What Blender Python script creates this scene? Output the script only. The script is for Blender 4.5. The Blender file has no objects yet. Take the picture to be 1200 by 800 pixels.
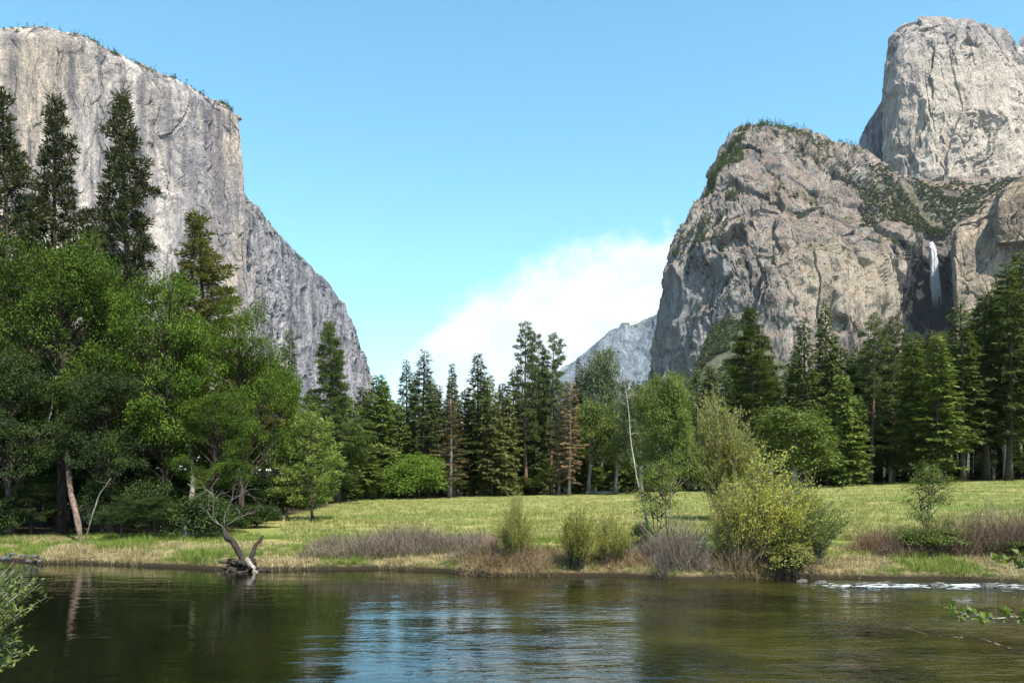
import bpy, numpy as np, math
from mathutils import Matrix, Vector
from math import radians, sin, cos, pi
rng = np.random.default_rng(11)
scene = bpy.context.scene
COL = scene.collection
F, HY, CAMZ = 960.0, 572.0, 3.5          # focal length in photo pixels, horizon row, eye height

def at(px, py, Y):
    return np.array([(px - 600) / F * Y, Y, CAMZ + (HY - py) / F * Y])

# ------------------------------------------------------------------ noise
def _hash(i, j, k, seed):
    h = (i.astype(np.int64) * 374761393 + j.astype(np.int64) * 668265263 + k.astype(np.int64) * 2147483647 + seed * 974711) & 0xFFFFFFFF
    h = ((h ^ (h >> 13)) * 1274126177) & 0xFFFFFFFF
    h = ((h ^ (h >> 16)) * 2246822519) & 0xFFFFFFFF
    return ((h ^ (h >> 15)) & 0xFFFFFF) / float(0xFFFFFF)

def vnoise(p, seed=0):
    p = np.asarray(p, float)
    i = np.floor(p).astype(np.int64); f = p - i
    f = f * f * f * (f * (f * 6 - 15) + 10)
    r = 0
    for a in (0, 1):
        wa = f[..., 0] if a else 1 - f[..., 0]
        for b in (0, 1):
            wb = f[..., 1] if b else 1 - f[..., 1]
            for c in (0, 1):
                wc = f[..., 2] if c else 1 - f[..., 2]
                r = r + wa * wb * wc * _hash(i[..., 0] + a, i[..., 1] + b, i[..., 2] + c, seed)
    return r * 2 - 1

def fbm(p, octs=5, gain=0.5, seed=0, ridged=False):
    p = np.asarray(p, float); s = 0; a = 1.0
    for o in range(octs):
        n = vnoise(p * 2.03 ** o + 17.3 * o, seed + o)
        if ridged: n = 1 - 2 * np.abs(n)
        s = s + a * n; a *= gain
    return s

def cells(p, seed=0):
    """cellular noise: a tilted facet per cell and the gap to the second nearest cell"""
    p = np.asarray(p, float); b = np.floor(p).astype(np.int64); d1 = np.full(p.shape[:-1], 9.0); d2 = d1.copy(); val = 0 * d1
    for i in (-1, 0, 1):
        for j in (-1, 0, 1):
            for k in (-1, 0, 1):
                c = b + np.array([i, j, k]); r = [_hash(c[..., 0], c[..., 1], c[..., 2], seed + 7 * m) for m in range(7)]
                x, y, z = p[..., 0] - c[..., 0] - r[0], p[..., 1] - c[..., 1] - r[1], p[..., 2] - c[..., 2] - r[2]
                d = np.sqrt(x * x + y * y + z * z); near = d < d1
                v = (r[3] - .5) * 1.1 + ((r[4] - .5) * x + (r[5] - .5) * y + (r[6] - .35) * z) * 2.2
                d2 = np.where(near, d1, np.minimum(d2, d)); val = np.where(near, v, val); d1 = np.minimum(d, d1)
    return val, d2 - d1

def sstep(a, b, x):
    t = np.clip((np.asarray(x, float) - a) / (b - a), 0, 1)
    return t * t * (3 - 2 * t)

# ------------------------------------------------------------------ meshes
def make_mesh(name, V, Q=None, T=None, smooth=False, mats=()):
    V = np.asarray(V, np.float32)
    Q = np.zeros((0, 4), np.int32) if Q is None else np.asarray(Q, np.int32)
    T = np.zeros((0, 3), np.int32) if T is None else np.asarray(T, np.int32)
    me = bpy.data.meshes.new(name)
    me.vertices.add(len(V)); me.vertices.foreach_set('co', V.ravel())
    idx = np.concatenate([Q.ravel(), T.ravel()])
    me.loops.add(len(idx)); me.loops.foreach_set('vertex_index', idx)
    st = np.concatenate([np.arange(len(Q)) * 4, len(Q) * 4 + np.arange(len(T)) * 3]).astype(np.int32)
    me.polygons.add(len(st)); me.polygons.foreach_set('loop_start', st)
    me.update(calc_edges=True)
    me.polygons.foreach_set('use_smooth', np.full(len(st), smooth, bool))
    for m in mats: me.materials.append(m)
    return me

class MB:
    def __init__(s): s.V = []; s.Q = []; s.T = []; s.n = 0
    def add(s, v, q=None, t=None):
        v = np.asarray(v, float).reshape(-1, 3)
        s.V.append(v)
        if q is not None and len(q): s.Q.append(np.asarray(q) + s.n)
        if t is not None and len(t): s.T.append(np.asarray(t) + s.n)
        s.n += len(v)
    def mesh(s, name, mat, smooth=False):
        return make_mesh(name, np.concatenate(s.V), np.concatenate(s.Q) if s.Q else None, np.concatenate(s.T) if s.T else None, smooth, [mat])

def tube(mb, P, R, sides=5, cap=True):
    P = np.asarray(P, float); n = len(P); R = np.broadcast_to(np.asarray(R, float), (n,))
    t = np.gradient(P, axis=0); t /= np.linalg.norm(t, axis=1, keepdims=True) + 1e-9
    ref = np.array([1.0, 0, 0]) if abs(t[0, 2]) > 0.8 else np.array([0, 0, 1.0])
    a = np.cross(t, ref); a /= np.linalg.norm(a, axis=1, keepdims=True) + 1e-9
    b = np.cross(t, a)
    th = np.arange(sides) * 2 * pi / sides
    v = P[:, None] + R[:, None, None] * (a[:, None] * np.cos(th)[None, :, None] + b[:, None] * np.sin(th)[None, :, None])
    i = np.arange(n - 1)[:, None] * sides; j = np.arange(sides)[None]; k = (j + 1) % sides
    q = np.stack([i + j, i + k, i + k + sides, i + j + sides], -1).reshape(-1, 4)
    v = v.reshape(-1, 3); tr = None
    if cap:
        v = np.concatenate([v, P[:1], P[-1:]]); c0, c1 = n * sides, n * sides + 1
        jj = np.arange(sides); kk = (jj + 1) % sides
        tr = np.concatenate([np.stack([np.full(sides, c0), kk, jj], 1), np.stack([np.full(sides, c1), (n - 1) * sides + jj, (n - 1) * sides + kk], 1)])
    mb.add(v, q, tr)

def bez(p0, p1, p2, n):
    t = np.linspace(0, 1, n)[:, None]
    return (1 - t) ** 2 * np.asarray(p0) + 2 * t * (1 - t) * np.asarray(p1) + t * t * np.asarray(p2)

def norm(v): return v / (np.linalg.norm(v, axis=-1, keepdims=True) + 1e-9)

def leaves(mb, C, D, N, L, W, cup=0.12):
    """rhombic leaf or needle-spray cards, one quad each, slightly folded"""
    D = norm(D); S = norm(np.cross(D, N)); U = np.cross(S, D)
    L = np.broadcast_to(L, (len(C),))[:, None]; W = np.broadcast_to(W, (len(C),))[:, None]
    v = np.stack([C, C + D * L * .45 + S * W * .5 + U * W * cup, C + D * L, C + D * L * .45 - S * W * .5 + U * W * cup], 1).reshape(-1, 3)
    mb.add(v, np.arange(len(C) * 4).reshape(-1, 4))

def link(name, data, parent=None, loc=None):
    o = bpy.data.objects.new(name, data); COL.objects.link(o)
    if parent is not None: o.parent = parent
    if loc is not None: o.location = loc
    return o

def tag(o, label=None, cat=None, group=None, kind=None):
    if label: o['label'] = label
    if cat: o['category'] = cat
    if group: o['group'] = group
    if kind: o['kind'] = kind
    return o

# ------------------------------------------------------------------ materials
class NT:
    def __init__(s, name):
        s.m = bpy.data.materials.new(name); s.m.use_nodes = True
        s.t = s.m.node_tree; s.t.nodes.clear(); s.out = s.t.nodes.new('ShaderNodeOutputMaterial')
    def n(s, typ, props=None, **inp):
        nd = s.t.nodes.new(typ)
        for k, v in (props or {}).items(): setattr(nd, k, v)
        for k, v in inp.items():
            k = k.replace('_', ' ')
            sk = nd.inputs[int(k)] if k.isdigit() else nd.inputs[k]
            s.set(sk, v)
        return nd
    def set(s, sk, v):
        if isinstance(v, bpy.types.NodeSocket): s.t.links.new(v, sk)
        elif isinstance(v, (tuple, list)) and len(v) == 3 and sk.type == 'RGBA': sk.default_value = (*v, 1)
        else: sk.default_value = v
    def noise(s, vec, scale, detail=4, rough=.55, dist=0.0):
        nd = s.n('ShaderNodeTexNoise', Scale=scale, Detail=detail, Roughness=rough, Distortion=dist)
        if vec is not None: s.set(nd.inputs['Vector'], vec)
        return nd.outputs['Fac']
    def ramp(s, fac, stops):
        nd = s.n('ShaderNodeValToRGB'); e = nd.color_ramp.elements
        while len(e) < len(stops): e.new(0.5)
        for el, (p, c) in zip(e, stops):
            el.position = p; el.color = (c, c, c, 1) if not isinstance(c, tuple) else (*c, 1)
        s.set(nd.inputs['Fac'], fac); return nd.outputs['Color']
    def mix(s, fac, a, b, mode='MIX'):
        nd = s.n('ShaderNodeMix', {'data_type': 'RGBA', 'blend_type': mode})
        s.set(nd.inputs[0], fac); s.set(nd.inputs[6], a); s.set(nd.inputs[7], b)
        return nd.outputs[2]
    def math(s, op, a, b=None, c=None, clamp=False):
        nd = s.n('ShaderNodeMath', {'operation': op, 'use_clamp': clamp}); s.set(nd.inputs[0], a)
        if b is not None: s.set(nd.inputs[1], b)
        if c is not None: s.set(nd.inputs[2], c)
        return nd.outputs[0]
    def coord(s, scale=(1, 1, 1)):
        tc = s.n('ShaderNodeTexCoord')
        mp = s.n('ShaderNodeMapping', Vector=tc.outputs['Object'], Scale=scale)
        return mp.outputs['Vector']
    def bump(s, h, strength, dist):
        nd = s.n('ShaderNodeBump', Height=h, Strength=strength, Distance=dist); return nd.outputs['Normal']
    def surf(s, sh): s.t.links.new(sh, s.out.inputs['Surface']); return s.m

def leaf_mat(name, c1, c2, trans=.3, rough=.6, spec=.25, vary=.5, hue=.02):
    m = NT(name)
    g = m.n('ShaderNodeNewGeometry'); oi = m.n('ShaderNodeObjectInfo')
    nz = m.noise(m.coord(), .55, 2)
    f = m.math('ADD', m.math('MULTIPLY', g.outputs['Random Per Island'], .7), m.math('MULTIPLY_ADD', nz, 1.9, -.82), clamp=True)
    c = m.mix(f, c1, c2)
    hs = m.n('ShaderNodeHueSaturation', Color=c, Saturation=1.0)
    m.set(hs.inputs['Value'], m.math('MULTIPLY_ADD', oi.outputs['Random'], vary, 1 - vary / 2))
    m.set(hs.inputs['Hue'], m.math('MULTIPLY_ADD', g.outputs['Random Per Island'], hue, .5 - hue / 2))
    c = hs.outputs['Color']
    p = m.n('ShaderNodeBsdfPrincipled', Base_Color=c, Roughness=rough)
    p.inputs['Specular IOR Level'].default_value = spec
    tr = m.n('ShaderNodeBsdfTranslucent', Color=m.mix(.5, c, (c2[0] * 1.3, c2[1] * 1.3, c2[2] * .6)))
    mx = m.n('ShaderNodeMixShader', Fac=trans); m.t.links.new(p.outputs[0], mx.inputs[1]); m.t.links.new(tr.outputs[0], mx.inputs[2])
    return m.surf(mx.outputs[0])

def bark_mat(name, c1, c2, zs=.25, scale=6.0):
    m = NT(name); v = m.coord((1, 1, zs)); n = m.noise(v, scale, 6, .65)
    c = m.mix(m.ramp(n, [(.35, 0.0), (.65, 1.0)]), c1, c2)
    p = m.n('ShaderNodeBsdfPrincipled', Base_Color=c, Roughness=.9, Normal=m.bump(n, .8, .05))
    p.inputs['Specular IOR Level'].default_value = .15
    return m.surf(p.outputs[0])

def rock_mat(name, light, mid, dark, warm, s, zs=.18, veg=0.0, vegc=(.035, .05, .02), warm_amt=.5, dark_amt=.5, wet=None, streak=.4, zones=(), soil=None):
    m = NT(name); v = m.coord((1, 1, zs)); vi = m.coord((1, 1, .6))
    big = m.noise(v, s * .35, 6, .62, .6)
    c = m.mix(m.ramp(big, [(.40, 0.0), (.58, 1.0)]), mid, light)
    w = m.noise(m.coord((1, 1, .3)), s * .22, 5, .6, .4)
    c = m.mix(m.math('MULTIPLY', m.ramp(w, [(.47, 0.0), (.6, 1.0)]), warm_amt), c, warm)
    # mineral streaks washed down the face
    sk = m.noise(m.coord((1, 1, .035)), s * 1.6, 5, .7)
    c = m.mix(m.math('MULTIPLY', m.ramp(sk, [(.40, 1.0), (.52, 0.0)]), streak), c, (mid[0] * .55, mid[1] * .55, mid[2] * .6))
    c = m.mix(m.math('MULTIPLY', m.ramp(sk, [(.55, 0.0), (.66, 1.0)]), streak * .8), c, (min(light[0] * 1.25, .7), min(light[1] * 1.25, .68), min(light[2] * 1.25, .65)))
    # dark lichen and broken joints in patches
    st = m.noise(v, s * 2.4, 7, .72, .3); pt = m.noise(vi, s * .5, 3)
    k = m.math('MULTIPLY', m.ramp(st, [(.42, 1.0), (.48, 0.0)]), m.ramp(pt, [(.34, .3), (.54, 1.0)]))
    c = m.mix(m.math('MULTIPLY', k, dark_amt), c, dark)
    # each joint block weathers to its own tone
    for f_, amt in ((1.6, .5), (6.0, .45)):
        vo = m.n('ShaderNodeTexVoronoi', Scale=s * f_, Vector=m.mix(.12 / f_, m.coord((1, 1, max(zs, .3))), m.n('ShaderNodeTexNoise', Scale=s * 2, Detail=3).outputs['Color'], 'ADD'))
        bw = m.n('ShaderNodeSeparateColor', Color=vo.outputs['Color']).outputs[0]
        c = m.mix(amt, c, m.mix(bw, (.55, .56, .60), (1.4, 1.37, 1.32)), 'MULTIPLY')
    for (cx, cy, cz), rad, zc, amt in zones:     # patches of another stone, of scrub, or the spire's painted sunlit side
        dv = m.n('ShaderNodeVectorMath', {'operation': 'DISTANCE'}); m.set(dv.inputs[0], m.coord()); dv.inputs[1].default_value = (cx, cy, cz)
        k = m.math('ADD', m.math('DIVIDE', dv.outputs['Value'], rad), m.math('MULTIPLY_ADD', m.noise(vi, s * 1.2, 5, .65), 1.2, -.6))
        c = m.mix(m.math('MULTIPLY', m.ramp(k, [(.55, 1.0), (1.0, 0.0)]), amt), c, zc)
    if soil is not None:
        gg = m.n('ShaderNodeNewGeometry'); zz = m.n('ShaderNodeSeparateXYZ', Vector=gg.outputs['Normal'])
        k = m.ramp(m.math('ADD', zz.outputs[2], m.math('MULTIPLY_ADD', m.noise(vi, s * 3, 4), .5, -.25)), [(.35, 0.0), (.6, 1.0)])
        c = m.mix(m.math('MULTIPLY', k, .8), c, soil)
    fine = m.noise(vi, s * 9, 6, .78)
    c = m.mix(.6, c, m.mix(m.ramp(fine, [(.33, 0.0), (.67, 1.0)]), (.5, .5, .52), (1.35, 1.35, 1.33)), 'MULTIPLY')
    if wet is not None:      # dark water stain below the lip of the fall, recess shade painted in
        a, b = wet
        pos = m.n('ShaderNodeSeparateXYZ', Vector=m.coord())
        wn = m.math('MULTIPLY_ADD', m.noise(v, s * 1.5, 5), 120.0, -60.0)
        x = m.math('ADD', pos.outputs[0], wn)
        k = m.math('MULTIPLY', m.math('GREATER_THAN', x, a[0]), m.math('LESS_THAN', x, b[0]))
        k = m.math('MULTIPLY', k, m.math('LESS_THAN', m.math('ADD', pos.outputs[2], m.math('MULTIPLY', wn, .4)), b[2]))
        k = m.math('MULTIPLY', k, m.math('GREATER_THAN', m.math('ADD', pos.outputs[2], m.math('MULTIPLY', wn, .9)), a[2]))
        c = m.mix(m.math('MULTIPLY', k, .88), c, (.018, .019, .026))
    if veg:
        g = m.n('ShaderNodeNewGeometry'); nz = m.n('ShaderNodeSeparateXYZ', Vector=g.outputs['Normal'])
        vn = m.noise(m.coord(), s * .9, 6, .65)
        k = m.math('ADD', m.math('MULTIPLY', nz.outputs[2], .55), vn)
        k = m.ramp(k, [(1.02 - veg, 0.0), (1.1 - veg, 1.0)])
        gc = m.mix(m.noise(m.coord(), s * 12, 4), vegc, tuple(x * 2.4 for x in vegc))
        c = m.mix(k, c, gc)
    h = m.math('ADD', m.math('MULTIPLY', st, 1.5), m.math('MULTIPLY', fine, .7))
    p = m.n('ShaderNodeBsdfPrincipled', Base_Color=c, Roughness=.9, Normal=m.bump(h, 1.0, 2.2 / s * .12))
    p.inputs['Specular IOR Level'].default_value = .15
    return m.surf(p.outputs[0])

# ------------------------------------------------------------------ terrain
_we = [(-900, 640), (-200, 655), (0, 657), (50, 660), (150, 663), (300, 669), (450, 668), (520, 670), (580, 677), (640, 676), (720, 675), (800, 680), (900, 678), (1000, 679), (1200, 682), (1600, 690), (2600, 705)]
_wx = np.array([(px - 600) / F * (CAMZ * F / (py - HY)) for px, py in _we]); _wy = np.array([CAMZ * F / (py - HY) for px, py in _we])
def bank_y(X): return np.interp(X, _wx, _wy) + .35 * vnoise(np.stack([np.asarray(X) * .55, 0 * np.asarray(X), 0 * np.asarray(X)], -1), 3)
_me = np.array([(-900, 46, .9), (-200, 46, .9), (200, 44, .9), (250, 47, .95), (300, 56, 1.0), (330, 66, 1.1), (370, 85, 1.25), (400, 112, 1.55), (450, 140, 1.65), (530, 150, 1.9), (660, 170, 2.2), (800, 165, 2.9), (900, 155, 3.6), (1000, 150, 4.1), (1100, 150, 4.75), (1200, 150, 5.1), (1400, 150, 5.4), (2600, 150, 6)])
def edge(u):
    px = u * F + 600
    return np.interp(px, _me[:, 0], _me[:, 1]), np.interp(px, _me[:, 0], _me[:, 2])
def ground(X, Y):
    X = np.asarray(X, float); Y = np.asarray(Y, float)
    yb = bank_y(X); ye, ze = edge(X / np.maximum(Y, 8)); ye = np.maximum(ye, yb + 7)
    d = Y - yb
    bank = np.interp(d, [-8, -1.2, 0.0, .25, 1.2, 4, 6], [-1.0, -.5, -.12, .22, .45, .8, .9])
    t = np.clip((d - 6) / (ye - yb - 6), 0, 1)
    mead = .9 + (ze - .9) * t
    beyond = ze + np.clip(Y - ye, 0, 500) * .012 + np.clip(Y - ye - 500, 0, 4000) * .02
    z = np.where(d < 6, bank, np.where(Y < ye, mead, beyond))
    z = z + np.where(d > .4, .10 * fbm(np.stack([X * .35, Y * .35, 0 * X], -1), 3, seed=5) * np.clip(d / 3, .3, 1), 0)
    yn = 3.2 + 3.2 * sstep(-3.6, -6.5, X) + 2.0 * sstep(3.3, 5.0, X)
    near = np.interp(Y - yn, [-40, -6, 0, 2.0, 4.2, 7], [2.6, 2.0, 1.75, 1.2, -.5, -1.0])
    return np.maximum(near, z)

def grid_faces(nr, nc):
    i = np.arange(nr - 1)[:, None] * nc + np.arange(nc - 1)[None]
    return np.stack([i, i + 1, i + nc + 1, i + nc], -1).reshape(-1, 4)

def build_ground():
    Ys = np.concatenate([np.arange(-60, -4, 8), np.arange(-4, 16, .5), np.arange(16, 27, 1.0), np.arange(27, 46, .22), np.arange(46, 80, .8), np.arange(80, 220, 2.5), np.arange(220, 600, 20), np.geomspace(600, 9000, 24)])
    us = np.linspace(-1.5, 1.5, 420)
    Yg, Ug = np.meshgrid(Ys, us, indexing='ij'); Xg = Ug * (np.abs(Yg) + 8)
    Z = ground(Xg, Yg)
    me = make_mesh('ground', np.stack([Xg, Yg, Z], -1).reshape(-1, 3), grid_faces(len(Ys), len(us)), smooth=True)
    ye, _ = edge(Xg / np.maximum(Yg, 8))
    wood = sstep(-2.5, 2.5, Yg - ye + 2 * vnoise(np.stack([Xg * .3, Yg * .3, 0 * Xg], -1), 9))
    bank = 1 - sstep(1.5, 6.5, Yg - bank_y(Xg))
    for nm, a in (('wood', wood), ('bank', bank)):
        at_ = me.attributes.new(nm, 'FLOAT', 'POINT'); at_.data.foreach_set('value', a.ravel().astype(np.float32))
    m = NT('meadow_and_forest_floor')
    v = m.coord()
    wood_a = m.n('ShaderNodeAttribute', {'attribute_name': 'wood'}).outputs['Fac']; bank_a = m.n('ShaderNodeAttribute', {'attribute_name': 'bank'}).outputs['Fac']
    n1 = m.noise(m.coord((.35, 1, 1)), .12, 5, .6); n2 = m.noise(v, 1.6, 5, .7); n3 = m.noise(v, 14, 3, .7)
    c = m.mix(m.ramp(n1, [(.35, 0.0), (.65, 1.0)]), (.09, .14, .026), (.30, .255, .10))
    c = m.mix(m.math('MULTIPLY', m.ramp(n2, [(.4, 0.0), (.7, 1.0)]), .55), c, (.10, .135, .026))
    bk = m.mix(m.ramp(n2, [(.4, 0.0), (.6, 1.0)]), (.055, .04, .024), (.2, .15, .08))
    c = m.mix(m.math('MULTIPLY', bank_a, .85), c, bk)
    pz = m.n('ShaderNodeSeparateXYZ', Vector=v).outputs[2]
    c = m.mix(m.ramp(pz, [(.10, 1.0), (.24, 0.0)]), c, (.022, .017, .011))  # dark wet soil at the waterline, undercut shade put into its colour
    c = m.mix(wood_a, c, m.mix(n2, (.016, .012, .007), (.06, .042, .024)))
    c = m.mix(.6, c, m.mix(n3, (.55, .55, .55), (1.35, 1.35, 1.35)), 'MULTIPLY')
    p = m.n('ShaderNodeBsdfPrincipled', Base_Color=c, Roughness=.95, Normal=m.bump(m.math('ADD', n2, m.math('MULTIPLY', n3, .4)), .9, .12))
    p.inputs['Specular IOR Level'].default_value = .1
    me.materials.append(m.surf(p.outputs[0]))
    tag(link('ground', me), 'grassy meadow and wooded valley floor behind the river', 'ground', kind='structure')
build_ground()

def build_water():
    xs = np.concatenate([np.linspace(-110, -4, 60), np.arange(-3.8, 30, .16), np.linspace(30.5, 110, 40)])
    ys = np.concatenate([np.arange(2, 26, .5), np.arange(26, 34, .10), np.arange(34, 62, .8)])
    Y, X = np.meshgrid(ys, xs, indexing='ij')
    py = HY + CAMZ * F / Y; px = 600 + F * X / Y
    # shallow riffle along the far bank downstream
    env = np.exp(-((py - 686.5 - (px - 1080) * .005) / 5.6) ** 2) * sstep(900, 1040, px) + .55 * np.exp(-((py - 688) / 3.0) ** 2 - ((px - 965) / 26) ** 2) + .3 * np.exp(-((py - 684) / 3.5) ** 2) * sstep(640, 800, px)
    wave = fbm(np.stack([X * 1.1, Y * 2.6, 0 * X], -1), 4, .6, 77)
    Z = env * (.035 * wave)
    me = make_mesh('river_water', np.stack([X, Y, Z], -1).reshape(-1, 3), grid_faces(len(ys), len(xs)), smooth=True)
    at_ = me.attributes.new('riffle', 'FLOAT', 'POINT'); at_.data.foreach_set('value', (env * (.8 + .25 * wave)).ravel().astype(np.float32))
    m = NT('river_water')
    pos = m.n('ShaderNodeSeparateXYZ', Vector=m.coord())
    a = m.noise(m.coord((.28, .8, 1)), 1.1, 3, .5, .6); b = m.noise(m.coord((.55, 1.6, 1)), 2.6, 3, .55, .4)
    calm = m.noise(m.coord((.08, .2, 1)), 1, 3)
    rif = m.n('ShaderNodeAttribute', {'attribute_name': 'riffle'}).outputs['Fac']
    run = m.math('MULTIPLY_ADD', m.math('MULTIPLY_ADD', pos.outputs[0], .05, .3, clamp=True), .8, .2)   # the current quickens downstream
    h = m.math('ADD', a, m.math('MULTIPLY', b, .45))
    h = m.math('MULTIPLY', h, m.math('MULTIPLY', run, m.math('MULTIPLY_ADD', m.ramp(calm, [(.4, 0.0), (.6, 1.0)]), .8, .5)))
    h = m.math('ADD', h, m.math('MULTIPLY', m.math('MULTIPLY', rif, m.noise(m.coord((1, 2.2, 1)), 4, 4, .65)), 1.2))
    bed = m.noise(m.coord((.22, .3, 1)), 1.0, 4, .6, .5)
    shal = m.math('MULTIPLY_ADD', pos.outputs[0], .055, .42, clamp=True)      # deep pool upstream, shallow bed downstream
    c = m.mix(m.math('MULTIPLY', m.ramp(bed, [(.4, 0.0), (.64, 1.0)]), shal), (.004, .005, .002), (.036, .033, .007))
    # broken white foam on the crests
    f1 = m.math('MULTIPLY_ADD', m.noise(m.coord((.8, 3.0, 1)), 1.5, 7, .75, .5), 1.8, -.42)
    k = m.math('ADD', m.math('MULTIPLY', rif, .42), f1)
    k = m.math('MULTIPLY', m.ramp(k, [(.88, 0.0), (1.16, 1.0)]), m.math('MULTIPLY', rif, 2.5, clamp=True))
    c = m.mix(k, c, (.62, .65, .67))
    p = m.n('ShaderNodeBsdfPrincipled', Base_Color=c, Roughness=m.math('MULTIPLY_ADD', k, .5, .045), IOR=1.333, Normal=m.bump(h, .68, .13))
    me.materials.append(m.surf(p.outputs[0]))
    tag(link('river_water', me), 'dark olive river with soft ripples in front of the bank', 'river', kind='structure')
build_water()

# ------------------------------------------------------------------ cliffs
def pchip(y, n):
    """monotone cubic resampling of y (m, ...) at n points over its index range; returns (n, ...)"""
    m = len(y); d = np.diff(y, axis=0)
    sl = np.zeros_like(y)
    if m > 2:
        a, b = d[:-1], d[1:]
        with np.errstate(divide='ignore', invalid='ignore'):
            hm = 2 * a * b / (a + b)
        sl[1:-1] = np.where(a * b > 0, hm, 0)
    sl[0] = d[0]; sl[-1] = d[-1]
    x = np.linspace(0, m - 1, n); i = np.minimum(x.astype(int), m - 2); t = (x - i).reshape((-1,) + (1,) * (y.ndim - 1))
    h00 = 2 * t ** 3 - 3 * t ** 2 + 1; h10 = t ** 3 - 2 * t ** 2 + t; h01 = -2 * t ** 3 + 3 * t ** 2; h11 = t ** 3 - t ** 2
    return h00 * y[i] + h10 * sl[i] + h01 * y[i + 1] + h11 * sl[i + 1]

def loft(curves, nu, nv):
    c = np.array(curves, float)                      # (rows, cols, 3) of px, py, distance
    c = pchip(c, nv); c = np.swapaxes(pchip(np.swapaxes(c, 0, 1), nu), 0, 1)
    Y = c[..., 2]
    return np.stack([(c[..., 0] - 600) / F * Y, Y, CAMZ + (HY - c[..., 1]) / F * Y], -1)

def displace(P, amp, s, zs, seed, ridge=.5, crack=0.0, rough=.35, mixf=(.9, .45, .14)):
    """weather a cliff: long ribs and gullies, then jointed slabs and blocks with open cracks between them"""
    n = norm(np.cross(np.gradient(P, axis=1), np.gradient(P, axis=0)))
    flat = np.clip(np.abs(n[..., 2]), 0, 1); amp_ = amp * (1 - .45 * flat)
    w = np.stack([vnoise(P * s * 1.1, seed + 80), vnoise(P * s * 1.1 + 9, seed + 81), vnoise(P * s * 1.1 + 19, seed + 82)], -1)
    w = w + .4 * np.stack([vnoise(P * s * 4, seed + 83), vnoise(P * s * 4 + 9, seed + 84), vnoise(P * s * 4 + 19, seed + 85)], -1)
    q = (P + w * .4 / s) * np.array([s, s, s * zs])
    d = amp_ * .8 * fbm(q * .6, 3, .5, seed) + amp_ * ridge * .6 * (fbm(q * 1.2 + 40, 3, .5, seed + 20, True) - .5)
    brk = .3 + 1.05 * sstep(-.35, .5, vnoise(P * s * .75 + 31, seed + 90))      # smooth slabs here, broken rock there
    for f, a_, ck in ((1.4, mixf[0], .25), (4.6, mixf[1], .32), (11.5, mixf[2], .4)):
        qq = (P + w * .25 / (s * f)) * np.array([s * f, s * f, s * f * (zs + (1 - zs) * .12 * f / 2)])
        v, g = cells(qq, seed + int(f * 10)); bb = brk if f > 2 else .5 + .5 * brk
        d = d + bb * (crack * a_ * v - crack * a_ * ck * (1 - sstep(0, .07, g)))
        d = d + crack * a_ * .5 * vnoise(qq * .9 + 5, seed + 3)
    for k_, wd in ((1.3, .05), (3.4, .06)):                                          # long upright joints
        nn = vnoise((P + w * .12 / s) * np.array([s * k_, s * k_, s * k_ * .09]), seed + 95)
        d = d - crack * (.75 if k_ < 2 else .35) * (1 - sstep(0, wd, np.abs(nn))) * (1 - flat)
    d = d + amp * rough * .25 * fbm(q * 8, 4, .6, seed + 40)
    return P + n * d[..., None]

def cliff(name, P, mat, label, cat='cliff'):
    o = link(name, make_mesh(name, P.reshape(-1, 3), grid_faces(*P.shape[:2]), smooth=False, mats=[mat]))
    return tag(o, label, cat, kind='structure')

granite_pale = rock_mat('pale_granite', (.57, .50, .445), (.385, .35, .345), (.13, .125, .14), (.53, .42, .30), .018, zs=.14, veg=.0, warm_amt=.6, dark_amt=.75, streak=.7)
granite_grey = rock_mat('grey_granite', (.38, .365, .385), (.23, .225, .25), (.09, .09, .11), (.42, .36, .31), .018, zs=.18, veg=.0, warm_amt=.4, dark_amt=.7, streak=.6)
granite_brown = rock_mat('brown_granite', (.44, .395, .355), (.235, .215, .20), (.055, .05, .05), (.45, .35, .25), .024, zs=.2, veg=.10, warm_amt=.5, dark_amt=.95, streak=.5, soil=(.29, .205, .155), zones=[((520, 1335, 345), 105, (.50, .41, .31), .6), ((610, 1350, 330), 75, (.54, .44, .33), .65), ((290, 1420, 330), 150, (.31, .31, .32), .7), ((800, 1640, 545), 120, (.085, .10, .045), .8), ((690, 1600, 540), 90, (.085, .10, .045), .8)], wet=((640, 0, 290), (800, 0, 425)))
granite_spire = rock_mat('spire_granite', (.52, .465, .42), (.33, .30, .285), (.11, .10, .105), (.52, .43, .33), .02, zs=.28, veg=.02, warm_amt=.5, dark_amt=.75, streak=.5, zones=[((1230, 2080, 960), 300, (.60, .51, .42), .7)])  # cream zone puts the spire's brighter sunward side into the colour
granite_hazed = rock_mat('hazed_granite', (.30, .34, .38), (.15, .19, .23), (.07, .10, .13), (.30, .33, .36), .010, zs=.22, veg=.12, warm_amt=.2, dark_amt=.9)  # blue of the distant haze is put into this rock's colour

def wall_y(px):
    u = (px - 600) / F
    return 2100 - .5 * (-689 - 2100 * u) / (.85 - .5 * u)

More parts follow.
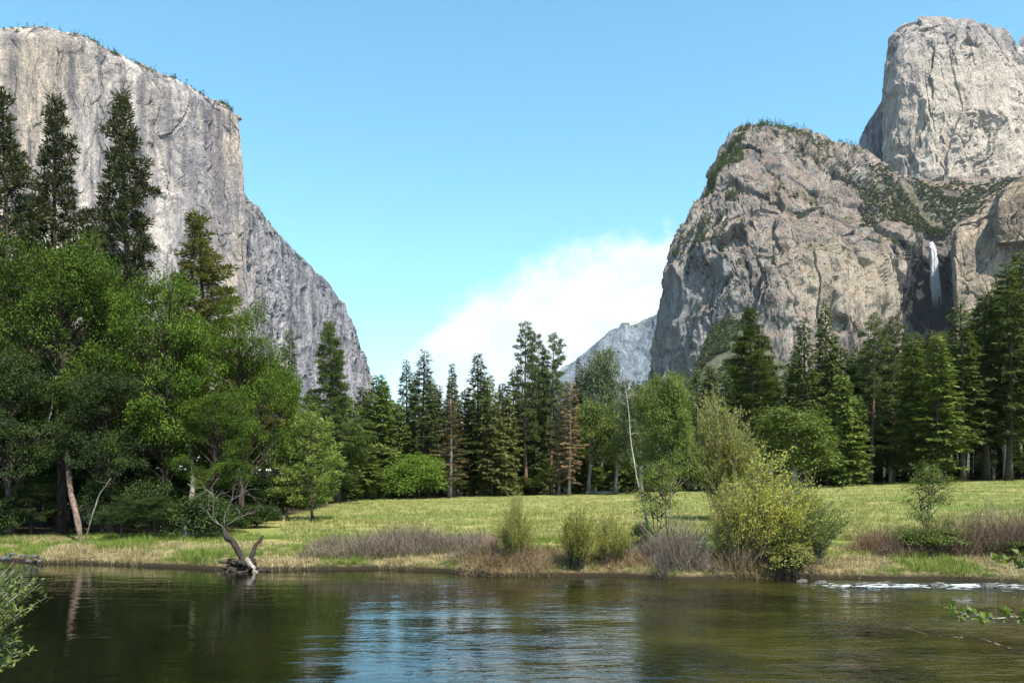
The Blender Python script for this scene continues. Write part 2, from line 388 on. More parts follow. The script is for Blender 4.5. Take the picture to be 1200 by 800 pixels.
def build_cliffs():
    rim = [(-170, 62), (-90, 42), (0, 35), (50, 36), (90, 41), (120, 55), (150, 71), (200, 94), (245, 113), (270, 123), (282, 139)]
    px = [p for p, _ in rim]
    base_px = [-170, -90, 0, 50, 90, 120, 150, 205, 255, 283, 303]
    r = []
    r.append([(b, 530, wall_y(p) - 90) for b, p in zip(base_px, px)] + [(296, 530, 2120), (250, 530, 2900)])
    r.append([(p + (b - p) * .45, 330, wall_y(p) - 25) for b, p in zip(base_px, px)] + [(291, 330, 2130), (250, 330, 2900)])
    r.append([(p + (b - p) * .2, 200, wall_y(p)) for b, p in zip(base_px, px)] + [(286, 200, 2140), (250, 200, 2900)])
    r.append([(p, q + 9, wall_y(p) + 12) for p, q in rim] + [(281, 146, 2150), (250, 160, 2900)])
    r.append([(p - 2, q, wall_y(p) + 60) for p, q in rim] + [(277, 136, 2200), (248, 155, 2900)])
    r.append([(p - 10, q + 14, wall_y(p) + 600) for p, q in rim] + [(262, 148, 2500), (240, 165, 2950)])
    PM = P = displace(loft(r, 460, 430), 11, .0085, .12, 1, .6, 6.0, mixf=(.8, .35, .09))
    cliff('granite_monolith', P, granite_pale, 'huge pale sheer granite monolith with a straight vertical nose, above the dense trees')
    top = [(258, 190), (290, 229), (310, 254), (330, 278), (350, 297), (375, 320), (396, 345), (412, 372), (424, 402), (437, 438), (446, 475)]
    ys = [2250, 2330, 2420, 2520, 2630, 2760, 2900, 3020, 3120, 3220, 3280]
    r = [[(p + 3, 540, y - 60) for (p, q), y in zip(top, ys)] + [(440, 540, 3700)],
         [(p + 1, q + (540 - q) * .45, y - 20) for (p, q), y in zip(top, ys)] + [(440, 510, 3700)],
         [(p, q + 6, y) for (p, q), y in zip(top, ys)] + [(436, 480, 3700)],
         [(p - 2, q, y + 60) for (p, q), y in zip(top, ys)] + [(430, 478, 3700)],
         [(p - 22, q + 12, y + 420) for (p, q), y in zip(top, ys)] + [(400, 480, 3800)]]
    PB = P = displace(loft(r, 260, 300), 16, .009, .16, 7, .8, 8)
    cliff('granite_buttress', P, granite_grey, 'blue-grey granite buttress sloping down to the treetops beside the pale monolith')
    # the lower rock on the other side of the valley, its sloping top and the hanging valley behind the fall
    r = [
        [(800, 520, 2000), (764, 520, 1500), (800, 520, 1380), (850, 520, 1300), (900, 520, 1265), (950, 520, 1250), (995, 520, 1265), (1034, 520, 1290), (1048, 520, 1420), (1112, 520, 1450), (1210, 520, 1440), (1330, 520, 1440)],
        [(796, 400, 2000), (771, 405, 1500), (805, 400, 1400), (850, 395, 1345), (900, 395, 1310), (950, 395, 1300), (1000, 395, 1300), (1042, 390, 1330), (1056, 390, 1450), (1112, 390, 1470), (1210, 390, 1460), (1330, 390, 1460)],
        [(806, 300, 2000), (788, 302, 1500), (815, 300, 1420), (855, 300, 1370), (900, 297, 1350), (950, 290, 1340), (1000, 290, 1340), (1060, 300, 1360), (1077, 310, 1475), (1112, 310, 1490), (1210, 310, 1480), (1330, 310, 1480)],
        [(828, 245, 2000), (812, 252, 1510), (838, 240, 1470), (866, 238, 1440), (905, 246, 1415), (950, 262, 1400), (1000, 270, 1390), (1066, 281, 1385), (1084, 286, 1490), (1112, 286, 1500), (1210, 275, 1510), (1330, 260, 1510)],
        [(846, 205, 2000), (834, 226, 1550), (846, 203, 1550), (872, 193, 1540), (908, 196, 1535), (952, 207, 1540), (1003, 228, 1550), (1060, 252, 1560), (1095, 262, 1620), (1130, 258, 1680), (1220, 235, 1700), (1340, 215, 1700)],
        [(868, 175, 2050), (843, 196, 1640), (858, 166, 1650), (876, 153, 1660), (912, 152, 1680), (952, 157, 1710), (1000, 176, 1740), (1050, 208, 1800), (1090, 222, 1860), (1135, 222, 1930), (1220, 205, 1950), (1340, 190, 1950)],
        [(880, 200, 2300), (858, 215, 2200), (872, 190, 2200), (888, 178, 2200), (922, 172, 2200), (960, 178, 2200), (1005, 192, 2200), (1055, 206, 2250), (1095, 208, 2300), (1140, 205, 2350), (1225, 195, 2350), (1340, 185, 2350)],
    ]
    PA = displace(loft(r, 520, 430), 17, .0105, .2, 13, 1.1, 12.0, mixf=(1.1, .36, .12))
    cliff('granite_rock_face', PA, granite_brown, 'rugged brown granite rock with a brushy sloping top, behind the waterfall')
    # spire behind it
    r = [
        [(1075, 300, 2900), (1036, 300, 2250), (1045, 300, 2150), (1070, 300, 2080), (1100, 300, 2050), (1140, 300, 2040), (1185, 300, 2060), (1240, 300, 2120), (1330, 300, 2300)],
        [(1075, 215, 2900), (1039, 200, 2260), (1048, 205, 2170), (1072, 208, 2110), (1102, 210, 2085), (1142, 208, 2080), (1187, 206, 2100), (1245, 210, 2160), (1330, 220, 2350)],
        [(1075, 120, 2900), (1042, 112, 2270), (1050, 120, 2190), (1074, 120, 2135), (1104, 120, 2110), (1142, 120, 2105), (1184, 125, 2125), (1228, 130, 2180), (1310, 160, 2380)],
        [(1080, 60, 2900), (1046, 66, 2290), (1053, 62, 2220), (1076, 60, 2170), (1104, 58, 2150), (1140, 58, 2145), (1174, 66, 2165), (1208, 90, 2220), (1280, 140, 2420)],
        [(1085, 40, 2900), (1054, 40, 2330), (1062, 33, 2290), (1082, 27, 2260), (1106, 24, 2250), (1138, 26, 2250), (1168, 36, 2260), (1198, 58, 2300), (1260, 115, 2480)],
        [(1090, 60, 3100), (1066, 60, 2600), (1072, 52, 2600), (1088, 44, 2600), (1108, 40, 2600), (1136, 42, 2600), (1162, 52, 2600), (1190, 74, 2650), (1240, 125, 2750)],
    ]
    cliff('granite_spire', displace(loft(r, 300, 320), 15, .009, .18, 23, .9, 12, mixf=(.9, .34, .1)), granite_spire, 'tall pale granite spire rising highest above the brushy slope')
    sh = [(1000, 186), (1005, 172), (1012, 150), (1025, 130), (1037, 115), (1050, 100), (1066, 90)]
    r = [[(p + 2, 300, 2330 + 5 * i) for i, (p, q) in enumerate(sh)],
         [(p, q + (300 - q) * .4, 2400) for p, q in sh],
         [(p, q + 3, 2440) for p, q in sh], [(p + 3, q, 2480) for p, q in sh], [(p + 25, q + 30, 2900) for p, q in sh]]
    cliff('granite_shoulder', displace(loft(r, 90, 150), 9, .011, .3, 31, .7, 3), granite_grey, 'grey rounded rock shoulder leaning against the tall spire')
    r = [[(p, 200, 2900) for p in (1186, 1200, 1225, 1280)], [(1191, 90, 2930), (1203, 90, 2920), (1226, 90, 2910), (1285, 90, 2930)],
         [(1193, 64, 2960), (1204, 55, 2950), (1226, 45, 2950), (1285, 40, 2950)], [(1196, 44, 3000), (1206, 36, 3000), (1226, 26, 3000), (1280, 24, 3000)], [(1206, 60, 3300), (1212, 60, 3300), (1230, 50, 3300), (1280, 50, 3300)]]
    cliff('granite_pinnacle', displace(loft(r, 60, 90), 9, .012, .3, 33), granite_grey, 'dark far pinnacle just showing beyond the tall spire')
    # cliff on the far side of the fall, with a block that overhangs
    pxs = [1113, 1119, 1143, 1147, 1163, 1167, 1190, 1222, 1330]
    def row(dx, ys, Ys, back): return [(1145, ys[0] - 2, back)] + [(p + dx, y, Y) for p, y, Y in zip(pxs, ys, Ys)]
    r = [row(0, [520] * 9, [1345, 1315, 1305, 1305, 1303, 1300, 1290, 1280, 1260], 1600),
         row(2, [380] * 9, [1350, 1320, 1308, 1308, 1306, 1303, 1295, 1285, 1265], 1600),
         row(0, [332, 330, 330, 330, 330, 335, 335, 332, 330], [1352, 1324, 1314, 1314, 1312, 1312, 1305, 1295, 1270], 1600),
         row(0, [300, 298, 296, 294, 292, 291, 290, 288, 285], [1356, 1334, 1324, 1324, 1322, 1318, 1300, 1285, 1270], 1605),
         row(1, [286, 282, 278, 276, 282, 284, 282, 278, 270], [1362, 1342, 1332, 1330, 1326, 1296, 1285, 1275, 1260], 1610),
         row(3, [278, 273, 262, 258, 248, 244, 236, 226, 215], [1370, 1352, 1346, 1340, 1330, 1298, 1288, 1278, 1262], 1620),
         row(6, [272, 264, 250, 244, 229, 225, 210, 195, 168], [1400, 1385, 1380, 1376, 1366, 1330, 1330, 1330, 1330], 1640),
         row(14, [290, 280, 268, 262, 250, 246, 232, 215, 190], [1560] * 9, 1700)]
    cliff('granite_side_wall', displace(loft(r, 300, 300), 4, .013, .35, 43, .9, 6, mixf=(1.0, .35, .12)), granite_brown2, 'tan blocky cliff beside the waterfall with a dark shadowed overhang')
    # far ridge in the gap of the valley
    rd = [(560, 500), (620, 470), (645, 447), (660, 431), (680, 418), (700, 401), (716, 388), (725, 383), (729, 378), (736, 378), (739, 382), (752, 377), (766, 371), (780, 366), (800, 360), (840, 345), (900, 330)]
    r = [[(p, 560, 4600) for p, q in rd], [(p - 2, q + (560 - q) * .4, 4900) for p, q in rd], [(p, q + 3, 5050) for p, q in rd], [(p, q, 5100) for p, q in rd], [(p + 10, q + 30, 6000) for p, q in rd]]
    cliff('far_ridge', displace(loft(r, 260, 120), 22, .004, .3, 51, .8, 8), granite_hazed, 'hazy blue wooded ridge far off in the gap of the valley', 'ridge')
    # wooded debris slope under the rugged rock
    r = [[(700, 560, 760), (760, 560, 720), (820, 560, 700), (900, 560, 690), (1000, 560, 690), (1100, 560, 690), (1330, 560, 690)],
         [(720, 500, 1000), (770, 480, 960), (820, 470, 930), (880, 470, 920), (1000, 480, 920), (1100, 490, 920), (1330, 480, 920)],
         [(745, 450, 1300), (790, 475, 1250), (830, 425, 1215), (865, 412, 1180), (930, 445, 1140), (1060, 460, 1140), (1330, 440, 1140)],
         [(760, 450, 1500), (805, 462, 1450), (842, 380, 1400), (866, 378, 1350), (925, 430, 1340), (1060, 450, 1340), (1330, 430, 1340)],
         [(775, 470, 1700), (810, 430, 1650), (850, 380, 1600), (880, 390, 1600), (925, 450, 1600), (1060, 470, 1600), (1330, 450, 1600)]]
    PT = displace(loft(r, 220, 160), 6, .012, 1, 61, .4)
    m = NT('wooded_debris_slope'); n = m.noise(m.coord(), .03, 6, .65); n2 = m.noise(m.coord(), .2, 5, .7)
    c = m.mix(m.ramp(n, [(.38, 0.0), (.62, 1.0)]), (.035, .046, .018), (.09, .088, .045)); c = m.mix(.7, c, m.mix(n2, (.4, .4, .4), (1.5, 1.5, 1.5)), 'MULTIPLY')
    p = m.n('ShaderNodeBsdfPrincipled', Base_Color=c, Roughness=.95, Normal=m.bump(n2, 1, 5.0))
    tag(link('hill_slope', make_mesh('hill_slope', PT.reshape(-1, 3), grid_faces(*PT.shape[:2]), smooth=True, mats=[m.surf(p.outputs[0])])), 'brushy green hill slope under the rugged brown rock', 'hill', kind='structure')
    return PA, PT, PM, PB
granite_brown2 = rock_mat('tan_granite', (.45, .36, .27), (.26, .21, .165), (.07, .065, .065), (.45, .34, .22), .03, zs=.6, veg=.07, warm_amt=.8, dark_amt=.7)
PA, PT, PM, PB = build_cliffs()

# ------------------------------------------------------------------ tree kinds
def conifer(seed, h, r, base, nbr, spr, sl, sw, droop=.25, tuft=False, top=.8, gap=.25, twig=.035):
    g = np.random.default_rng(seed); wood, crown = MB(), MB()
    ph = g.uniform(0, 6)
    zz = np.linspace(0, h, 12)
    bendx = .012 * h * np.sin(zz / h * 3 + ph); bendx -= bendx[0]
    tube(wood, np.stack([bendx, .6 * bendx * math.cos(ph), zz - .3], 1), np.interp(zz / h, [0, .04, .5, 1], [h * .019, h * .0135, h * .008, h * .0012]), 7)
    t = np.sort(((np.arange(nbr) + g.uniform(0, 1, nbr)) / nbr) ** .92)
    z = h * (base + (1 - base) * t * .985)
    az = np.arange(nbr) * 2.399 + g.uniform(-.6, .6, nbr)
    L = r * np.minimum(1, .5 + 2.2 * t) * (1 - t) ** top * g.uniform(.62, 1.12, nbr) + .12 * r * (1 - t) + .25
    L *= 1 + gap * vnoise(np.stack([np.cos(az) * 1.3, np.sin(az) * 1.3, z / h * 9 + seed], 1), seed)
    slope = .5 * t - droop * (1 - t) + g.uniform(-.12, .12, nbr)
    hd = np.stack([np.cos(az), np.sin(az), 0 * az], 1); side = np.stack([-np.sin(az), np.cos(az), 0 * az], 1)
    bx = np.interp(z, zz, bendx); org = np.stack([bx, .6 * bx * math.cos(ph), z], 1)
    for i in range(nbr):
        s = np.array([0, .5, .95])[:, None] * L[i]
        tube(wood, org[i] + hd[i] * s + np.array([0, 0, 1.0]) * (slope[i] * s - .02 * s * s), [twig * (1 + L[i] / 3), twig, twig * .3], 3, False)
    cnt = np.maximum(4, (spr * L * (1 + .1 * L)).astype(int)); k = np.repeat(np.arange(nbr), cnt); n = len(k)
    if tuft:
        s = 1 - g.uniform(0, 1, n) ** 1.6 * .62
        tc = np.round(s * 5) / 5; off = norm(g.normal(0, 1, (n, 3))) * g.uniform(.05, .45, n)[:, None]
        off[:, 2] *= .7
        pos = org[k] + hd[k] * (L[k] * tc)[:, None]; pos[:, 2] += slope[k] * L[k] * tc - .02 * (L[k] * tc) ** 2 + .12
        pos += side[k] * (np.round(g.uniform(-1.4, 1.4, n)) * .3 * L[k] * (1.1 - tc))[:, None] + off * .8
        D = norm(off) + hd[k] * .5 + np.array([0, 0, .5])
        N = g.normal(0, 1, (n, 3)) + np.array([0, 0, .8])
    else:
        s = g.uniform(.12, 1, n) ** .75
        lat = g.uniform(-1, 1, n) * .42 * L[k] * (1.08 - s)
        pos = org[k] + hd[k] * (L[k] * s)[:, None] + side[k] * lat[:, None]
        pos[:, 2] += slope[k] * L[k] * s - .02 * (L[k] * s) ** 2 - .12 * np.abs(lat) + g.normal(0, .08, n)
        D = hd[k] * .75 + side[k] * np.sign(lat)[:, None] * .7 + g.normal(0, .28, (n, 3)) + np.array([0, 0, -.22])
        N = np.array([0, 0, 1.0]) + g.normal(0, .38, (n, 3)) + hd[k] * .2
    leaves(crown, pos, D, N, sl * g.uniform(.6, 1.3, n), sw * g.uniform(.7, 1.3, n))
    return wood, crown, h, r

def broadleaf(seed, h, r, base, ncl, npc, leaf, cs=1.0, lean=0.0, flat=.5, trunk_r=.02, multi=1):
    g = np.random.default_rng(seed); wood, crown = MB(), MB()
    d = norm(g.normal(0, 1, (ncl, 3))); rad = g.uniform(.25, 1, ncl) ** .45
    d[:, 2] = np.where(d[:, 2] < -.55, -d[:, 2], d[:, 2])
    rad *= 1 + .38 * vnoise(d * 1.7 + seed, seed)
    hc = h * (1 - base) / 2
    cc = np.array([0, 0, h * base + hc]) + d * rad[:, None] * np.array([r, r, hc]) * .88
    cc[:, 0] += lean * (cc[:, 2] / h)
    for mI in range(multi):
        a0 = 2 * pi * mI / multi + seed; sp = 0 if multi == 1 else .45 * r
        zz = np.linspace(0, .9, 9); wob = g.normal(0, .012 * h, (9, 2)); wob[0] = 0; wob = np.cumsum(wob, 0) * .5
        tp = np.stack([wob[:, 0] + lean * zz + cos(a0) * sp * zz, wob[:, 1] + sin(a0) * sp * zz, zz * h - .3 * (zz == 0)], 1)
        tube(wood, tp, np.interp(zz, [0, .06, .9], [h * trunk_r * 1.4, h * trunk_r, h * .003]) / math.sqrt(multi), 8)
        mine = np.arange(ncl)[mI::multi]
        for i in mine:
            c = cc[i]; hd = np.linalg.norm(c[:2] - [lean * c[2] / h, 0])
            zs = min(max(h * base * .75, c[2] - hd * g.uniform(.5, 1.0)), h * .85)
            p0 = np.array([np.interp(zs, tp[:, 2], tp[:, 0]), np.interp(zs, tp[:, 2], tp[:, 1]), zs])
            mid = (p0 + c) / 2 + g.normal(0, .06, 3) * hd + np.array([0, 0, .12 * hd])
            ln = np.linalg.norm(c - p0)
            tube(wood, bez(p0, mid, c, 5), np.linspace(.012 * ln + .02, .012, 5), 4, False)
    k = np.repeat(np.arange(ncl), npc); n = len(k)
    csz = cs * g.uniform(.6, 1.35, ncl)
    off = g.normal(0, 1, (n, 3)) * np.array([1, 1, flat]); off *= (g.uniform(.3, 1, n) ** .5 / (np.linalg.norm(off, axis=1) + .3))[:, None] * 1.5
    tilt = g.normal(0, .25, (ncl, 2))
    off[:, 2] += off[:, 0] * tilt[k, 0] + off[:, 1] * tilt[k, 1] - .15 * (off[:, 0] ** 2 + off[:, 1] ** 2)
    pos = cc[k] + off * csz[k][:, None]
    out = norm(cc - np.array([0, 0, h * base + hc * .7]))
    D = off * .6 + g.normal(0, .6, (n, 3)) + np.array([0, 0, -.25])
    N = np.array([0, 0, 1.0]) + out[k] * .5 + g.normal(0, .5, (n, 3))
    leaves(crown, pos, D, N, leaf * g.uniform(.6, 1.3, n), leaf * .62 * g.uniform(.7, 1.2, n))
    return wood, crown, h, r

def willow(seed, h, r, nst, per, leaf, up=.75, sub=3, twig=.014, low=.3):
    g = np.random.default_rng(seed); wood, crown = MB(), MB(); C = []; D = []
    for i in range(nst):
        a = g.uniform(0, 2 * pi); rr = r * g.uniform(.05, 1) ** .7; hh = h * (1 - .42 * (rr / r) ** 2) * g.uniform(.62, 1.04) * (1 + .34 * vnoise(np.array([cos(a) * 1.6, sin(a) * 1.6, rr / r + seed]), seed)); rr *= 1 + .3 * vnoise(np.array([cos(a) * 2.2, sin(a) * 2.2, seed + 4.5]), seed + 1)
        b = np.array([cos(a), sin(a), 0]) * .16 * rr + np.append(g.normal(0, .07 * r, 2), -.1)
        e = np.array([cos(a) * rr, sin(a) * rr, hh]) + np.append(g.normal(0, .06 * r, 2), 0)
        P = bez(b, (b + e) / 2 * np.array([.75, .75, 1.15]), e, 7)
        tube(wood, P, np.linspace(twig * 1.5, twig * .3, 7), 4, False)
        tw = [P]
        for s in range(sub):
            j = g.integers(2, 6); q = P[j]; t = norm(P[j] - P[j - 1]); e2 = q + (t * .8 + g.normal(0, .4, 3) + [0, 0, .2]) * h * g.uniform(.12, .28)
            Q = bez(q, (q + e2) / 2 + [0, 0, .03 * h], e2, 4); tube(wood, Q, np.linspace(twig * .6, twig * .25, 4), 3, False); tw.append(Q)
        for Q in tw:
            m = per if Q is P else max(2, per // 2)
            s = g.uniform(low if Q is P else .1, 1, m) * (len(Q) - 1); jj = np.minimum(s.astype(int), len(Q) - 2); f = (s - jj)[:, None]
            c = Q[jj] * (1 - f) + Q[jj + 1] * f; C.append(c + g.normal(0, .02 * h, c.shape)); D.append(norm(Q[jj + 1] - Q[jj]) * up + g.normal(0, .5, c.shape))
    C = np.concatenate(C); D = np.concatenate(D); n = len(C)
    leaves(crown, C, D, g.normal(0, 1, (n, 3)) + [0, 0, .6], leaf * g.uniform(.6, 1.3, n), leaf * .36 * g.uniform(.7, 1.3, n))
    return wood, crown, h, r

bark_dark = bark_mat('dark_bark', (.03, .024, .019), (.10, .075, .06))
bark_pine = bark_mat('pine_bark', (.06, .04, .03), (.21, .135, .095))
bark_pale = bark_mat('pale_bark', (.12, .10, .085), (.36, .32, .28))
bark_pinkish = bark_mat('pinkish_bark', (.06, .042, .034), (.20, .14, .11))
bark_trunk = bark_mat('weathered_bark', (.07, .055, .048), (.21, .175, .155))
bark_white = bark_mat('white_bark', (.30, .27, .24), (.62, .58, .53), .5)
bark_silver = bark_mat('silvery_bark', (.17, .155, .14), (.42, .39, .35), .5)
bark_grey = bark_mat('grey_driftwood', (.10, .085, .07), (.40, .34, .28), .3, 5)
bark_root = bark_mat('dark_wet_root', (.012, .010, .008), (.06, .048, .038), .5, 5)
lf_fir = leaf_mat('fir_needles', (.032, .050, .015), (.11, .14, .038), .26, .65, .2)
lf_pine = leaf_mat('pine_needles', (.040, .056, .020), (.115, .135, .046), .25, .6, .22)
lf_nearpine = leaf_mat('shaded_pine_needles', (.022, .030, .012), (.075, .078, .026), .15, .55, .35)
lf_young = leaf_mat('young_conifer_needles', (.060, .095, .018), (.17, .21, .042), .2, .6, .25)
lf_olive = leaf_mat('olive_needles', (.08, .088, .026), (.17, .17, .052), .2)
lf_oak = leaf_mat('broad_green_leaves', (.014, .038, .004), (.100, .150, .018), .24, .65, .12)
lf_oakdark = leaf_mat('shade_dark_leaves', (.014, .030, .006), (.048, .075, .014), .2, .6, .2)  # darker copy of the oak leaves, the wood's inner shade in their colour
lf_cotton = leaf_mat('fresh_cottonwood_leaves', (.055, .085, .016), (.14, .175, .036), .3, .6, .2)
lf_airy = leaf_mat('grey_green_leaves', (.075, .10, .045), (.15, .175, .085), .35)
lf_shrub = leaf_mat('vivid_shrub_leaves', (.080, .145, .015), (.155, .235, .034), .34, .6, .2)
lf_willow = leaf_mat('yellow_green_willow_leaves', (.21, .22, .032), (.37, .36, .075), .38, .55)
lf_gold = leaf_mat('olive_gold_leaves', (.14, .15, .038), (.27, .265, .07), .35)
lf_dead = leaf_mat('dead_brown_needles', (.14, .088, .046), (.27, .185, .105), .2)
lf_halfdead = leaf_mat('half_dead_needles', (.10, .075, .034), (.21, .15, .07), .2)
lf_near = leaf_mat('glossy_bank_leaves', (.05, .085, .018), (.17, .21, .045), .38, .5, .28, 0)

KINDS = {}
def reg(kind, gens, bark, leaf, smooth=True):
    out = []
    for wd, cr, h, r in gens:
        out.append((wd.mesh(kind + '_trunk', bark, True), cr.mesh(kind + '_crown', leaf, False), h, r))
    KINDS[kind] = out
reg('fir', [conifer(100 + i, 30, 4.3, .10, 150, 15, .85, .26, .30, top=.85) for i in range(4)], bark_dark, lf_fir)
reg('cedar', [conifer(120 + i, 24, 4.4, .05, 150, 17, .75, .26, .22, top=.7) for i in range(3)], bark_dark, lf_young)
reg('pine', [conifer(140 + i, 36, 3.9, .26, 84, 46, .62, .15, .10, True, .42, .45) for i in range(4)], bark_pine, lf_pine)
reg('forest_fir', [conifer(160 + i, 38, 4.6, .20, 120, 14, .95, .30, .30, top=.7) for i in range(4)], bark_dark, lf_fir)
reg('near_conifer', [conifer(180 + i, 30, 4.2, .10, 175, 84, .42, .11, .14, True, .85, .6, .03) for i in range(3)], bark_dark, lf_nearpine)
reg('small_pine', [conifer(190 + i, 9, 2.6, .13, 62, 70, .32, .09, .0, True, .55, .5, .02) for i in range(2)], bark_dark, lf_olive)
reg('dead_pine', [conifer(195 + i, 27, 3.0, .12, 120, 26, .55, .15, .25, top=.6, gap=.5) for i in range(2)], bark_pale, lf_dead)
reg('oak', [broadleaf(200 + i, 19, 6.2, .05, 125, 330, .195, 1.05, flat=.32) for i in range(4)], bark_dark, lf_oak)
reg('cottonwood', [broadleaf(220 + i, 16, 4.4, .08, 160, 230, .21, .9, flat=.5, trunk_r=.008, multi=2) for i in range(3)], bark_pale, lf_cotton)
reg('far_broadleaf', [broadleaf(240 + i, 22, 5.0, .10, 130, 95, .42, 1.25, flat=.5) for i in range(3)], bark_pale, lf_cotton)
reg('alder', [broadleaf(262 + i, 9, 2.3, .02, 52, 95, .16, .55, flat=.5, trunk_r=.008, multi=3) for i in range(2)], bark_dark, lf_cotton)
reg('round_shrub', [broadleaf(270 + i, 7, 4.2, -.05, 150, 100, .30, 1.0, flat=.8, multi=4, trunk_r=.012) for i in range(2)], bark_dark, lf_shrub)
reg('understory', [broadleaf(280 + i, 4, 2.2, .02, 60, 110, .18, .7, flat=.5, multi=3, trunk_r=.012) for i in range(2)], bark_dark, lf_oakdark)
reg('willow', [willow(300 + i, 3.0, 1.3, 120, 50, .085) for i in range(3)], bark_trunk, lf_willow)
reg('willow_tree', [willow(310 + i, 7, 3.0, 120, 60, .26, .6, 5, .03, .25) for i in range(2)], bark_pale, lf_gold)

used = {}
def plant(kind, px, tip, Y, half, label, name, cat='tree', leaf=None, bark=None, group=None, var=None, rot=None, dz=0.0):
    X = (px - 600) / F * Y; z0 = float(ground(X, Y)) + dz
    lst = KINDS[kind]; i = used.get(kind, 0) if var is None else var; used[kind] = i + 1
    wm, cm, h, r = lst[i % len(lst)]
    H = CAMZ + (HY - tip) / F * Y - z0; R = half / F * Y
    o = link(name, None, loc=(X, Y, z0)); o.empty_display_size = .5
    o.scale = (R / r, R / r, H / h); tl = .018 if Y > 100 else .004
    o.rotation_euler = (rng.normal(0, tl), rng.normal(0, tl), rng.uniform(0, 2 * pi) if rot is None else rot)
    woodname, leafname = ('stems', 'foliage') if cat in ('shrub', 'sapling') else ('trunk', 'crown')
    for nm, me, mt in ((woodname, wm, bark), (leafname, cm, leaf)):
        c = link(nm, me, o)
        if mt is not None:
            c.material_slots[0].link = 'OBJECT'; c.material_slots[0].material = mt
    return tag(o, label, cat, group)

